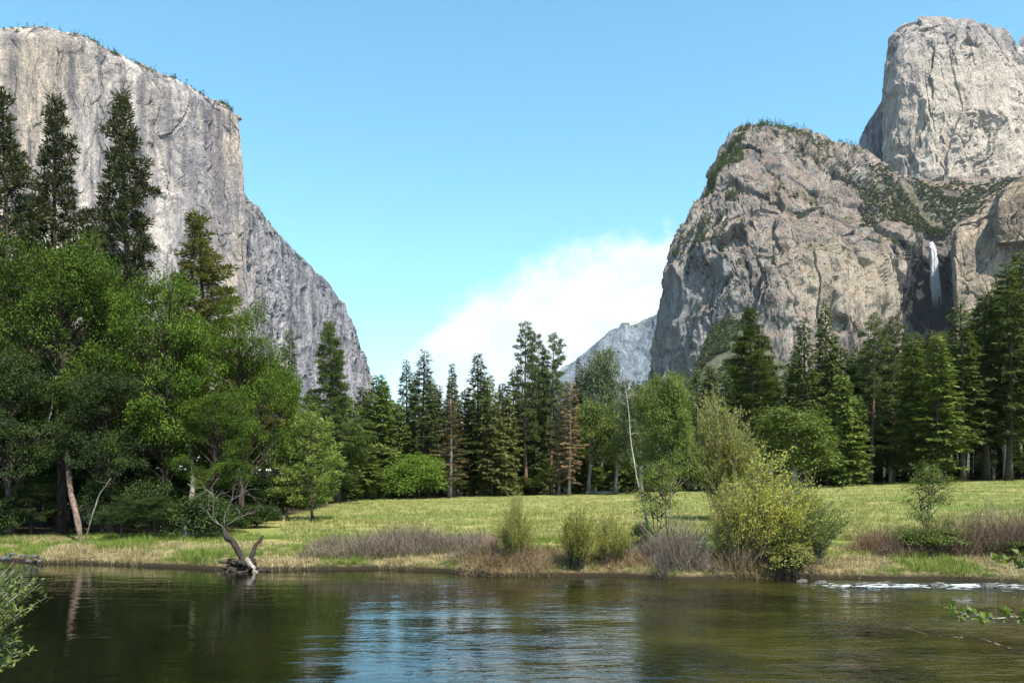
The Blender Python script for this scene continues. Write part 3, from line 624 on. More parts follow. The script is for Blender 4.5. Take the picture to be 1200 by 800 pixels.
# ------------------------------------------------------------------ trees one can tell apart
GL = 'trees of the dense wood on the near bend'
GC = 'trees of the row behind the meadow'
GR = 'trees of the dark forest below the waterfall'
HAND = [
 # kind, px, tip, Y, half width, label, name, leaf, bark, group
 ('near_conifer', 8, 104, 56, 44, 'dark shaggy conifer cut by the edge of the picture, beside a slightly shorter one', 'conifer_tree', None, None, GL),
 ('near_conifer', 58, 114, 60, 40, 'dark conifer with a narrow tip between the edge conifer and the tallest one', 'conifer_tree', None, None, GL),
 ('near_conifer', 152, 106, 55, 43, 'tallest dark conifer standing free against the pale monolith face', 'conifer_tree', None, None, GL),
 ('near_conifer', 238, 250, 58, 52, 'olive fuzzy-topped pine in front of the monolith nose, above the oaks', 'conifer_tree', lf_olive, None, GL),
 ('near_conifer', 112, 232, 62, 34, 'short dark conifer tucked against the tallest conifer', 'conifer_tree', None, None, GL),
 ('oak', 72, 243, 49, 88, 'broad bright green oak reaching highest of the oaks, under the two edge conifers', 'broadleaf_tree', None, None, GL),
 ('oak', 195, 308, 48, 76, 'bright green oak under the tallest conifer, full crown down to the bank', 'broadleaf_tree', None, None, GL),
 ('oak', 284, 338, 52, 58, 'green oak nearest the meadow, below the monolith nose', 'broadleaf_tree', None, None, GL),
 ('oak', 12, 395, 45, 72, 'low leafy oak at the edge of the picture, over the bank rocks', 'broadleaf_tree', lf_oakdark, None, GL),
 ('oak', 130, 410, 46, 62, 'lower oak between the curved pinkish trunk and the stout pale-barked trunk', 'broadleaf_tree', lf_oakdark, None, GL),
 ('oak', 250, 450, 47, 54, 'small oak leaning over the driftwood root', 'broadleaf_tree', None, None, GL),
 ('cottonwood', 322, 400, 62, 36, 'slim yellow-green tree at the corner of the wood by the meadow', 'broadleaf_tree', lf_oak, bark_pale, GL),
 ('fir', 336, 382, 92, 22, 'narrow dark fir just behind the corner of the wood', 'conifer_tree', None, None, GL),
 ('small_pine', 366, 486, 61, 35, 'small sunlit pine on its own in the meadow with dark trunk and a shadow', 'pine_tree', lf_young, None, None),
 ('small_pine', 336, 505, 63, 24, 'slender small pine with bare pale trunk beside the lone meadow pine', 'pine_tree', lf_young, bark_pale, None),
 ('near_conifer', 396, 376, 108, 26, 'big dark shaggy fir against the foot of the grey buttress', 'conifer_tree', lf_fir, None, GC),
 ('cedar', 368, 455, 112, 24, 'short green conifer in the gap behind the lone meadow pine', 'conifer_tree', None, None, GC),
 ('cedar', 440, 438, 142, 26, 'bright green cone-shaped conifer at the end of the grey buttress', 'conifer_tree', None, None, GC),
 ('cedar', 424, 505, 132, 20, 'small green conifer at the foot of the bright cone-shaped one', 'conifer_tree', None, None, GC),
 ('fir', 477, 420, 158, 17, 'slim dark fir pressed against the taller round-topped pine', 'conifer_tree', None, None, GC),
 ('fir', 496, 408, 150, 22, 'dark round-topped pine behind the vivid rounded shrub', 'conifer_tree', lf_pine, None, GC),
 ('cedar', 462, 470, 148, 20, 'green bushy conifer between the cone-shaped one and the slim dark fir', 'conifer_tree', None, None, GC),
 ('fir', 533, 424, 172, 14, 'thin pale-green fir alone against the cloud', 'conifer_tree', lf_pine, None, GC),
 ('dead_pine', 527, 466, 145, 15, 'reddish half-dead conifer next to the vivid rounded shrub', 'conifer_tree', lf_halfdead, None, GC),
 ('fir', 560, 413, 158, 22, 'pointed dark fir with broad shoulders, right of the thin fir', 'conifer_tree', None, None, GC),
 ('cedar', 576, 472, 154, 19, 'light green conifer before the pointed dark fir', 'conifer_tree', lf_olive, None, GC),
 ('cedar', 592, 462, 160, 17, 'olive conifer filling the dip before the three tall pines', 'conifer_tree', lf_olive, None, GC),
 ('fir', 602, 430, 176, 18, 'dark fir just beside the three tall pines', 'conifer_tree', None, None, GC),
 ('pine', 617, 379, 168, 15, 'tallest of the three tall open pines in the middle of the meadow row', 'pine_tree', None, None, GC),
 ('pine', 634, 391, 172, 12, 'middle one of the three tall open pines', 'pine_tree', None, None, GC),
 ('pine', 646, 389, 170, 14, 'tall open pine of three, the one next to the dead brown tree', 'pine_tree', None, None, GC),
 ('dead_pine', 667, 446, 158, 17, 'tall dead tree with rusty brown needles', 'dead_tree', None, None, GC),
 ('dead_pine', 655, 470, 160, 13, 'thin brown dying tree squeezed beside the taller dead one', 'dead_tree', None, None, GC),
 ('fir', 680, 416, 185, 13, 'small dark fir in front of the far blue ridge', 'conifer_tree', None, None, GC),
 ('far_broadleaf', 706, 400, 180, 26, 'airy grey-green tree whose top overlaps the far ridge', 'broadleaf_tree', lf_airy, None, GC),
 ('far_broadleaf', 690, 460, 166, 26, 'green broadleaf tree below the airy grey-green one', 'broadleaf_tree', None, None, GC),
 ('far_broadleaf', 722, 476, 160, 24, 'leafy tree behind the white leaning trunk', 'broadleaf_tree', None, None, GC),
 ('cottonwood', 783, 428, 38.5, 38, 'bright green cottonwood with thin stems near the bank, by the white leaning trunk', 'broadleaf_tree', None, bark_trunk, None),
 ('far_broadleaf', 752, 448, 150, 26, 'soft green tree right behind the bright cottonwood', 'broadleaf_tree', lf_airy, None, GC),
 ('willow_tree', 846, 472, 58, 44, 'olive-gold willow tree on the meadow behind the biggest yellow bush', 'willow_tree', None, None, None),
 ('near_conifer', 880, 360, 150, 32, 'wide dark fir in front of the brushy hill slope', 'conifer_tree', lf_fir, None, GR),
 ('far_broadleaf', 936, 470, 78, 50, 'light green spreading tree behind the biggest yellow bush', 'broadleaf_tree', lf_cotton, None, None),
 ('fir', 941, 372, 152, 22, 'dark fir standing below the rugged brown face', 'conifer_tree', None, None, GR),
 ('fir', 969, 352, 156, 22, 'tall sharp fir under the rugged brown face', 'conifer_tree', None, None, GR),
 ('cedar', 984, 438, 140, 24, 'bright young conifer before the tall sharp fir', 'conifer_tree', None, None, GR),
 ('cedar', 1002, 462, 142, 18, 'small bright conifer to the side of the light spreading tree', 'conifer_tree', None, None, GR),
 ('pine', 1020, 368, 150, 17, 'open tall pine directly below the dark waterfall recess', 'pine_tree', None, None, GR),
 ('pine', 1046, 372, 154, 16, 'second open pine below the dark waterfall recess, further along', 'pine_tree', None, None, GR),
 ('fir', 1075, 395, 142, 26, 'sunlit green fir under the waterfall', 'conifer_tree', lf_young, None, GR),
 ('fir', 1100, 392, 138, 28, 'broad sunlit fir behind the lone bank sapling', 'conifer_tree', lf_young, None, GR),
 ('forest_fir', 1128, 350, 142, 24, 'dark fir at the foot of the tan blocky cliff', 'conifer_tree', None, None, GR),
 ('forest_fir', 1156, 342, 146, 26, 'dark forest fir with bare lower trunk near the edge of the picture', 'conifer_tree', None, None, GR),
 ('forest_fir', 1182, 306, 142, 26, 'tallest dark fir at the edge of the picture below the tan cliff', 'conifer_tree', None, None, GR),
 ('forest_fir', 1206, 290, 146, 26, 'huge dark fir cut by the edge of the picture next to the tan cliff', 'conifer_tree', None, None, GR),
 ('round_shrub', 486, 534, 139, 40, 'large vivid green rounded shrub at the meadow edge', 'leafy_shrub', None, None, None),
 ('round_shrub', 428, 549, 133, 14, 'small vivid green shrub beside the large rounded one', 'leafy_shrub', None, None, None),
 ('willow', 604, 584, 33.8, 27, 'upright yellow-green willow bush between the mauve thicket and the forked willow', 'willow_bush', None, None, None),
 ('willow', 676, 594, 33.0, 25, 'yellow-green willow bush on a dark forked stem at the water', 'willow_bush', None, bark_dark, None),
 ('willow', 716, 600, 33.8, 26, 'looser yellow willow bush by the foot of the white leaning trunk', 'willow_bush', None, None, None),
 ('willow', 903, 542, 33.0, 62, 'biggest yellow-green willow bush, wide and tall on the bank', 'willow_bush', None, None, None),
 ('willow', 862, 560, 32.8, 40, 'yellow willow bush forming the near shoulder of the biggest bush', 'willow_bush', None, None, None),
 ('willow', 945, 566, 33.2, 42, 'greener willow bush on the riffle side of the biggest bush', 'willow_bush', lf_cotton, None, None),
 ('alder', 1086, 534, 35.4, 30, 'thin leafy sapling alone on the bank above the riffle', 'sapling_tree', lf_cotton, bark_dark, None),
 ('alder', 770, 532, 36.6, 30, 'dark-stemmed clump of thin trees around the white leaning trunk', 'sapling_tree', lf_cotton, bark_dark, None),
 ('understory', 752, 612, 36.0, 17, 'dark leafy shrub at the foot of the thin tree clump', 'leafy_shrub', None, None, None),
 ('understory', 1088, 616, 34.8, 42, 'green mound of leaves around the foot of the lone sapling', 'leafy_shrub', lf_cotton, None, None),
 ('understory', 925, 634, 32.3, 30, 'low olive leafy shrub under the biggest willow bush', 'leafy_shrub', lf_gold, None, None),
 ('understory', 1190, 632, 34.5, 40, 'dark leafy shrub at the edge of the picture above the riffle', 'leafy_shrub', lf_oak, None, None),
 ('understory', 238, 578, 43, 40, 'twiggy dark shrub behind the driftwood root', 'leafy_shrub', None, None, None),
 ('understory', 300, 590, 52, 30, 'dark low shrub at the meadow corner of the wood', 'leafy_shrub', None, None, None),
]
for kind, px, tip, Y, half, lab, nm, lf, bk, gp in HAND:
    cat = {'leafy_shrub': 'shrub', 'willow_bush': 'shrub'}.get(nm, 'tree')
    if nm in ('conifer_tree', 'pine_tree') and gp in (GC, GR): half *= 1.35
    if kind == 'near_conifer' and gp == GL: half *= 1.36
    plant(kind, px, tip, Y, half, lab, nm, cat, lf, bk, gp)

# the packed trees behind them, of which only tops, gaps and trunks show
def fill(n, px0, px1, y0, y1, sky, kinds, label, name, group, half=(15, 26), cat='tree', rough=45, leaf=None, seed=1):
    g = np.random.default_rng(seed); xs = np.array([a for a, b in sky]); ss = np.array([b for a, b in sky])
    for i in range(n):
        px = px0 + (px1 - px0) * (i + g.uniform(.1, .9)) / n
        u = (px - 600) / F; ye = float(edge(np.array(u))[0]); Y = ye + g.uniform(y0, y1)
        tip = np.interp(px, xs, ss) + g.uniform(0, rough)
        plant(kinds[i % len(kinds)], px, tip, Y, g.uniform(*half) * min(1, 150 / Y) * (1 if Y > 100 else 1.0), label, name, cat, leaf, None, group)
SL = [(-150, 230), (0, 250), (60, 260), (110, 320), (160, 300), (200, 340), (260, 380), (300, 390), (345, 450)]
fill(16, -150, 335, 12, 30, SL, ['forest_fir', 'fir', 'oak'], 'dark tree packed in deep shade behind the oaks of the near wood', 'shaded_tree', 'shaded trees inside the near wood', (30, 48), rough=60, seed=2)
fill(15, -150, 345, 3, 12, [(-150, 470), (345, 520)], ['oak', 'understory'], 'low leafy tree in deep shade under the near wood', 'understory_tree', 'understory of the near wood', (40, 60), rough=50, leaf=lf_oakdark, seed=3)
SC = [(345, 430), (400, 440), (430, 440), (460, 430), (515, 432), (530, 440), (545, 425), (600, 425), (640, 415), (665, 430), (700, 420), (740, 425)]
fill(48, 352, 745, 5, 36, SC, ['fir', 'cedar', 'fir', 'cedar'], 'dark conifer packed into the row behind the meadow', 'row_conifer', 'packed conifers behind the meadow', (19, 27), seed=4)
SR = [(740, 430), (790, 435), (850, 410), (900, 395), (960, 385), (1060, 390), (1110, 380), (1140, 350), (1180, 315), (1300, 305)]
fill(30, 742, 1010, 4, 36, SR, ['fir', 'forest_fir', 'fir'], 'dark conifer packed behind the meadow between the cottonwood and the tall sharp fir', 'forest_conifer', 'packed conifers below the hill slope', (22, 32), seed=5)
fill(46, 1005, 1300, 3, 40, SR, ['forest_fir', 'pine', 'forest_fir'], 'tall dark fir packed in the forest below the waterfall and the tan cliff', 'forest_conifer', 'packed firs below the waterfall', (22, 32), seed=6)

fill(22, 345, 745, 1, 7, [(345, 535), (745, 525)], ['cedar', 'far_broadleaf', 'cedar'], 'low young tree along the meadow edge in front of the packed conifers', 'young_tree', 'young trees at the foot of the packed conifers', (16, 24), rough=30, seed=7)
fill(34, 742, 1330, 1, 10, [(742, 525), (1330, 500)], ['cedar', 'fir', 'far_broadleaf'], 'low dark tree under the tall firs at the meadow edge', 'young_tree', 'low trees under the tall firs', (16, 26), rough=40, leaf=lf_fir, seed=9)
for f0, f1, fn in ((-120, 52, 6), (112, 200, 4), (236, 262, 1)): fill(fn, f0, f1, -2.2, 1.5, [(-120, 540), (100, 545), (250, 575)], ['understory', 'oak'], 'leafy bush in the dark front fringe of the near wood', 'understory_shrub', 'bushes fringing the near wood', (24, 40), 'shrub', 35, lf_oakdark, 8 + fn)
# ------------------------------------------------------------------ snag, driftwood, rocks
def wobble(P, n, amp, seed):
    g = np.random.default_rng(seed); P = np.asarray(P, float)
    x = np.linspace(0, len(P) - 1, n); out = pchip(P, n)
    w = np.cumsum(g.normal(0, amp, (n, 3)), 0); w -= np.linspace(0, 1, n)[:, None] * w[-1]
    return out + w

def snag():
    mb = MB(); Y = 37.0
    P = wobble([at(762, 640, Y), at(757, 600, Y + .1), at(747, 560, Y + .2), at(741, 510, Y + .3), at(735, 468, Y + .3), at(731, 440, Y + .3)], 16, .02, 1)
    tube(mb, P, np.interp(np.linspace(0, 1, 16), [0, .3, 1], [.085, .036, .010]), 8)
    root = link('dead_tree_snag', None, loc=P[0]); g = np.random.default_rng(4)
    link('trunk', mb.mesh('white_trunk', bark_silver, True), root).location = -P[0]
    for i in range(9):
        j = g.integers(7, 15); q = P[j]; sg = g.choice([-1, 1]); e = q + np.array([sg * g.uniform(.2, .5), g.normal(0, .3), g.uniform(-.1, .4)])
        br = MB(); tube(br, wobble([q, (q + e) / 2 + [0, 0, .1], e], 6, .02, i), np.linspace(.014, .004, 6), 4)
        link('branch', br.mesh('bare_branch', bark_silver, True), root).location = -P[0]
    tag(root, 'thin silvery-white dead trunk leaning on the bank in front of the cottonwood', 'dead tree')
snag()

def driftwood_root():
    Y = 34.8; base = at(292, 668, Y); root = link('driftwood_root', None, loc=base)
    def part(name, mb, mat): o = link(name, mb.mesh(name, mat, True), root); o.location = -base; return o
    t = MB()
    tube(t, wobble([at(293, 672, Y - .2), at(284, 652, Y), at(276, 638, Y + .1), at(267, 628, Y + .2), at(261, 617, Y + .3)], 14, .03, 2), np.interp(np.linspace(0, 1, 14), [0, .4, .75, 1], [.16, .125, .15, .05]), 9)
    part('trunk', t, bark_root)
    f = MB()
    tube(f, wobble([at(295, 662, Y - .1), at(296, 650, Y - .1), at(300, 638, Y), at(308, 627, Y + .1)], 9, .03, 3), np.linspace(.13, .06, 9), 7)
    part('upright_root', f, bark_root)
    w = MB(); g = np.random.default_rng(8)
    for i in range(34):
        a = g.uniform(-1, 1); c = at(283 + 14 * g.uniform(-1, 1), 664 + 6 * g.uniform(-1, 1), Y + g.uniform(-.4, .5))
        e = c + np.array([g.normal(0, .5), g.normal(0, .4), g.uniform(-.35, .35)]); e[2] = max(e[2], -.1)
        tube(w, wobble([c, (c + e) / 2 + g.normal(0, .12, 3), e], 7, .04, i), np.linspace(g.uniform(.05, .15), .02, 7), 5)
    for i, (x0, y0, x1, y1) in enumerate([(285, 666, 251, 664), (282, 661, 256, 659), (280, 668, 262, 671), (300, 668, 316, 668)]):
        tube(w, wobble([at(x0, y0, Y - .1), at((x0 + x1) / 2, (y0 + y1) / 2 - 1, Y - .2), at(x1, y1, Y - .3)], 9, .03, 40 + i), np.linspace(.10, .03, 9), 6)
    part('root_tangle', w, bark_root)
    p = MB(); tube(p, wobble([at(300, 673, Y - .5), at(295, 664, Y - .45), at(289, 655, Y - .3)], 7, .015, 6), np.linspace(.14, .11, 7), 8)
    part('bleached_root', p, bark_grey)
    b = MB()
    for i, pl in enumerate([[(263, 620), (250, 602), (250, 585), (249, 570), (256, 560)], [(264, 618), (264, 602), (270, 588), (273, 572), (277, 566)], [(262, 616), (252, 608), (240, 596), (232, 592)], [(264, 615), (280, 606), (292, 602), (304, 596)], [(250, 580), (240, 570), (235, 562)], [(271, 586), (284, 578), (290, 566)]]):
        P = wobble([at(x, y, Y + .3 + .1 * k) for k, (x, y) in enumerate(pl)], 12, .02, 60 + i); tube(b, P, np.linspace(.018, .006, 12), 5)
        for k in range(5):
            q = P[4 + k]; e = q + g.normal(0, .45, 3) + [0, 0, .15]; tube(b, wobble([q, (q + e) / 2 + g.normal(0, .06, 3), e], 6, .02, 90 + 7 * i + k), np.linspace(.010, .004, 6), 3)
    part('bare_branches', b, bark_trunk)
    tag(root, 'dark uprooted driftwood stump with a leaning trunk at the water edge', 'driftwood')
driftwood_root()

def log(name, pts, r0, r1, mat, label, seed, cat='log'):
    mb = MB(); P = wobble(pts, 12, .025, seed)
    rr = np.linspace(r0, r1, 12) * (1 + .12 * np.random.default_rng(seed).normal(0, 1, 12)); tube(mb, P, rr, 8)
    g = np.random.default_rng(seed + 3)
    for k in range(4):
        q = P[g.integers(2, 11)]; e = q + np.array([g.normal(0, .25), g.normal(0, .15), g.uniform(.1, .35)]); tube(mb, [q, (q + e) / 2, e], [r1 * .5, r1 * .35, r1 * .15], 5)
    o = link(name, mb.mesh(name, mat, True), loc=P[0]); o.data.transform(Matrix.Translation(-Vector(P[0])))
    return tag(o, label, cat)
log('driftwood_log', [at(524, 666, 35.3), at(540, 664, 35.2), at(556, 665, 35.1)], .09, .06, bark_white, 'short bleached driftwood log lowest in the brush by the mauve thicket', 1)
log('driftwood_log', [at(528, 657, 35.9), at(540, 660, 35.8), at(552, 660, 35.8)], .08, .05, bark_white, 'short pale driftwood log lying above the lowest bleached one', 2)
log('driftwood_log', [at(538, 654, 36.4), at(549, 656, 36.3), at(558, 657, 36.2)], .06, .04, bark_white, 'thin bleached driftwood stick topmost of the pale logs', 3)
log('driftwood_log', [at(610, 661, 35.0), at(630, 664, 34.6), at(655, 668, 34.0)], .08, .05, bark_grey, 'long grey driftwood log sloping to the water under the forked willow', 4)
log('driftwood_log', [at(638, 675, 32.9), at(665, 674, 32.9), at(700, 671, 33.2)], .10, .05, bark_root, 'dark wet log at the waterline below the forked willow', 5)
log('driftwood_log', [at(742, 646, 36), at(752, 645, 36), at(764, 646, 36)], .09, .08, bark_white, 'pale broken log lying by the foot of the white leaning trunk', 6)
log('bare_branch', [at(783, 648, 34.8), at(787, 636, 34.8), at(794, 630, 34.8), at(806, 628, 34.9)], .05, .02, bark_white, 'white crooked dead branch sticking out of the grey brush', 7, 'branch')
log('bare_branch', [at(821, 644, 34.8), at(823, 634, 34.8), at(826, 628, 34.9)], .04, .015, bark_white, 'short white dead branch standing under the biggest willow bush', 8, 'branch')
log('leaning_trunk', [at(97, 640, 43), at(106, 610, 43), at(116, 580, 43.4), at(130, 560, 43.6)], .05, .02, bark_trunk, 'thin grey trunk leaning out of the shade beside the curved pinkish trunk', 10, 'dead tree')
log('bare_snag', [at(0, 560, 46), at(40, 520, 46), at(60, 480, 46), at(66, 440, 46)], .06, .02, bark_pale, 'bare pale dead limb in the low oak at the edge of the picture', 11, 'dead tree')
log('old_trunk', [at(216, 640, 42.6), at(218, 610, 42.8), at(224, 580, 44.2), at(224, 540, 47), at(216, 500, 50)], .22, .10, bark_trunk, 'stout pale-barked trunk at the grassy edge of the near wood', 12, 'tree')
log('old_trunk', [at(96, 641, 42.6), at(89, 605, 43.0), at(82, 570, 44.5), at(77, 520, 47.5), at(74, 470, 50)], .17, .08, bark_pinkish, 'curved pinkish-brown trunk at the grassy edge of the near wood', 13, 'tree')

log('fallen_log', [at(686, 577, 163), at(705, 576.5, 164), at(722, 576, 165)], .24, .16, bark_pale, 'pale fallen log lying in the grass under the dead brown tree', 14)
log('dead_stump', [at(1178, 561, 147), at(1178, 540, 147), at(1177, 514, 147)], .42, .20, bark_pale, 'pale bare broken trunk before the dark firs under the tan cliff', 15, 'dead tree')

def rock(px, py, Y, sx, sy, sz, label, mat, seed):
    import bmesh
    bm = bmesh.new(); bmesh.ops.create_icosphere(bm, subdivisions=3, radius=1)
    co = np.array([v.co for v in bm.verts]); d = 1 + .28 * fbm(co * 1.3 + seed, 4, seed=seed)
    for v, k, c in zip(bm.verts, d, co): v.co = (c[0] * k * sx, c[1] * k * sy, max(c[2] * k, -.5) * sz)
    me = bpy.data.meshes.new('river_rock'); bm.to_mesh(me); bm.free(); me.materials.append(mat)
    p = at(px, py, Y); tag(link('river_rock', me, loc=p), label, 'rock')
stone = rock_mat('river_stone', (.5, .48, .45), (.32, .30, .28), (.12, .11, .1), (.45, .4, .33), 2.0, zs=1)
stone_dark = rock_mat('shore_stone', (.2, .19, .18), (.12, .115, .11), (.05, .05, .05), (.2, .17, .13), 2.0, zs=1)
rock(777, 682, 31.8, .17, .15, .10, 'small pale rock in the water below the grey brush', stone, 1)
rock(831, 677, 32.6, .20, .15, .08, 'flat pale rock at the waterline under the biggest willow bush', stone, 2)
rock(652, 674, 32.9, .28, .15, .07, 'flat light stone at the waterline by the dark wet log', stone, 3)
rock(627, 677, 32.9, .16, .12, .08, 'small tan stone in the water below the upright willow', stone, 4)
for (x, y, s), lb in zip([(962, 683.5, .17), (1006, 685, .13), (1094, 686, .15), (1158, 687.5, .18), (940, 681.5, .14)], ['dark wet boulder at the upstream end of the white riffle', 'small dark stone in the riffle next to the upstream boulder', 'dark stone in the middle of the white riffle', 'wide dark stone at the downstream end of the white riffle', 'half-sunk dark stone just before the riffle starts']):
    rock(x, y, CAMZ * F / (y - HY), s * 1.4, s, s * .7, lb, stone_dark, int(x))
for i, (x, y, s) in enumerate([(14, 650, .20), (27, 652, .15), (40, 652, .19), (34, 657, .13), (47, 657, .15), (6, 655, .24)]):
    rock(x, y, 38.6 - .2 * i, s, s, s * .6, ['dark boulder among the shore stones below the low oak', 'mossy small stone between two shore boulders below the low oak', 'wide shore stone with a pale top below the low oak', 'half-sunk shore stone at the waterline below the low oak', 'shore stone at the tip of the grass tongue', 'largest shore stone cut by the edge of the picture'][i], stone_dark, 10 + i)

# ------------------------------------------------------------------ brush and grass, which nobody could count
def brush(name, spans, mat, label, n_per_m, seed):
    g = np.random.default_rng(seed); V = []; T = []; base = 0
    B = []; E = []
    for px0, px1, Y0, dY, h in spans:
        X0, X1 = (px0 - 600) / F * Y0, (px1 - 600) / F * Y0; n = int((X1 - X0) * dY * n_per_m)
        x = g.uniform(X0, X1, n); y = Y0 + g.uniform(0, dY, n)
        hh = h * (.38 + .9 * (vnoise(np.stack([x * .9, y * .9, 0 * x], 1), seed) * .5 + .5)) * g.uniform(.5, 1.1, n)
        hh *= np.clip(np.minimum(x - X0, X1 - x) / .8, .35, 1)
        b = np.stack([x, y, ground(x, y) - .05], 1); B.append(b)
        E.append(b + np.stack([g.normal(0, .40, n) * hh, g.normal(0, .40, n) * hh, hh * g.uniform(.6, 1.1, n)], 1))
    B = np.concatenate(B); E = np.concatenate(E); n = len(B); w = g.uniform(.006, .013, n)[:, None]
    mid = (B + E) / 2 + g.normal(0, .09, (n, 3)); a = g.uniform(0, pi, n); s = np.stack([np.cos(a), np.sin(a), 0 * a], 1)
    v = [B + s * w, B - s * w, mid + s * w * .8, mid - s * w * .8, E]
    i = np.arange(n)[:, None]
    V = np.concatenate(v); Q = np.concatenate([i, i + n, i + 3 * n, i + 2 * n], 1); T = np.concatenate([i + 2 * n, i + 3 * n, i + 4 * n], 1)
    # side twigs
    for r in range(3):
        q = mid + (E - mid) * g.uniform(-.2, .8, n)[:, None]; e = q + (E - B) * .3 + g.normal(0, .12, (n, 3)); o = len(V)
        V = np.concatenate([V, q + s * w * .6, q - s * w * .6, e]); T = np.concatenate([T, o + np.concatenate([i, i + n, i + 2 * n], 1)])
    tag(link(name, make_mesh(name, V, Q, T, False, [mat])), label, 'brush', kind='stuff')
tw_mauve = leaf_mat('mauve_twigs', (.10, .074, .056), (.215, .165, .125), .1, .8)
tw_red = leaf_mat('reddish_dry_stalks', (.15, .095, .052), (.33, .24, .14), .15, .8)
tw_grey = leaf_mat('grey_twigs', (.10, .08, .066), (.215, .17, .135), .1, .8)
tw_brown = leaf_mat('brown_twigs', (.07, .045, .032), (.18, .12, .085), .1, .8)
brush('bare_thicket', [(345, 440, 36.0, 3.2, 1.0), (400, 570, 36.2, 3.5, 1.05), (520, 600, 34.6, 3, .95)], tw_mauve, 'low mauve thicket of bare twigs along the meadow edge', 200, 1)
brush('reddish_brush', [(535, 620, 32.9, 2.5, .85), (570, 665, 32.3, 3.0, .8), (690, 775, 32.8, 1.6, .75), (835, 905, 31.7, 1.8, 1.35), (620, 700, 33.4, 2.0, .7), (1000, 1060, 34.6, 2.0, 1.1)], tw_red, 'reddish dry stalks and brush along the waterline', 200, 2)
brush('grey_brush', [(772, 848, 31.6, 2.6, 1.9), (735, 800, 33.8, 1.8, 1.3)], tw_grey, 'grey tangled brush at the water beside the biggest willow bush', 240, 3)
brush('brown_brush', [(1025, 1130, 33.6, 2.5, 1.1), (1115, 1280, 33.6, 3.0, 1.75), (880, 965, 32.0, 1.4, 1.2)], tw_brown, 'brown bare brush on the bank above the riffle', 190, 4)

def grass(name, n, region, hgt, wid, mat, label, seed, blades=10, spread=.10, lean=.55):
    g = np.random.default_rng(seed); x, y, k = region(g, n); n = len(x)
    H = hgt * k * g.uniform(.6, 1.2, n)
    i = np.repeat(np.arange(n), blades); m = len(i); a = g.uniform(0, 2 * pi, m); rr = spread * np.sqrt(g.uniform(0, 1, m))
    b = np.stack([x[i] + np.cos(a) * rr, y[i] + np.sin(a) * rr, 0 * a], 1); b[:, 2] = ground(b[:, 0], b[:, 1]) - .03
    h = H[i] * g.uniform(.5, 1.15, m); t = b + np.stack([np.cos(a) * lean * h * g.uniform(0, 1.4, m), np.sin(a) * lean * h * g.uniform(0, 1.4, m), h], 1)
    s = np.stack([-np.sin(a), np.cos(a), 0 * a], 1) * (wid * g.uniform(.6, 1.3, m))[:, None]
    V = np.stack([b - s, b + s, t], 1).reshape(-1, 3)
    tag(link(name, make_mesh(name, V, None, np.arange(3 * m).reshape(-1, 3), False, [mat])), label, 'grass', kind='stuff')
gr_green = leaf_mat('fresh_grass', (.10, .155, .024), (.20, .25, .05), .3, .6, .2)
gr_dry = leaf_mat('dry_straw_grass', (.22, .17, .08), (.46, .38, .21), .2, .7, .2)
gr_mead = leaf_mat('meadow_grass_blades', (.15, .175, .042), (.29, .275, .10), .3, .6, .2)
def bank_region(y0, y1, thr, sgn, sd):
    def f(g, n):
        x = g.uniform(-36, 36, n); y = bank_y(x) + y0 + (y1 - y0) * g.uniform(0, 1, n) ** 1.3
        v = vnoise(np.stack([x * .42, y * .9, 0 * x], 1), sd); thx = thr + .16 * sstep(-8, -12, x); k = sgn * (v - thx) > 0
        u = x / y; ye = edge(u)[0]; k &= (y < ye + 1.0); px = u * F + 600; brushy = ((px > 530) & (px < 780)) | ((px > 780) & (px < 945)); k &= ~(brushy & (y < 34.5) & (g.uniform(0, 1, n) < .72))
        return x[k], y[k], np.clip(.6 + .8 * np.abs(v[k] - thr), .5, 1.4)
    return f
grass('dry_grass', 9000, bank_region(.12, 4.5, .17, 1, 3), .27, .011, gr_dry, 'dry straw-coloured grass tufts along the river bank', 1, 14, .13)
grass('green_grass', 16000, bank_region(.25, 9, .18, -1, 3), .30, .011, gr_green, 'fresh green grass on the river bank', 2, 12, .15)
def mead_region(g, n):
    y = 40 + 110 * g.uniform(0, 1, n) ** 1.5; u = g.uniform(-.28, .75, n); x = u * y
    k = (y < edge(u)[0] + 1) & (y > bank_y(x) + 3)
    return x[k], y[k], .7 + .6 * np.abs(vnoise(np.stack([x * .2, y * .3, 0 * x], 1), 4))[k]
grass('meadow_grass', 26000, mead_region, .30, .022, gr_mead, 'pale green meadow grass stretching to the trees', 3, 9, .35)

grass('dry_seed_heads', 3000, mead_region, .42, .012, gr_dry, 'sparse dry seed heads standing over the meadow', 6, 7, .5)

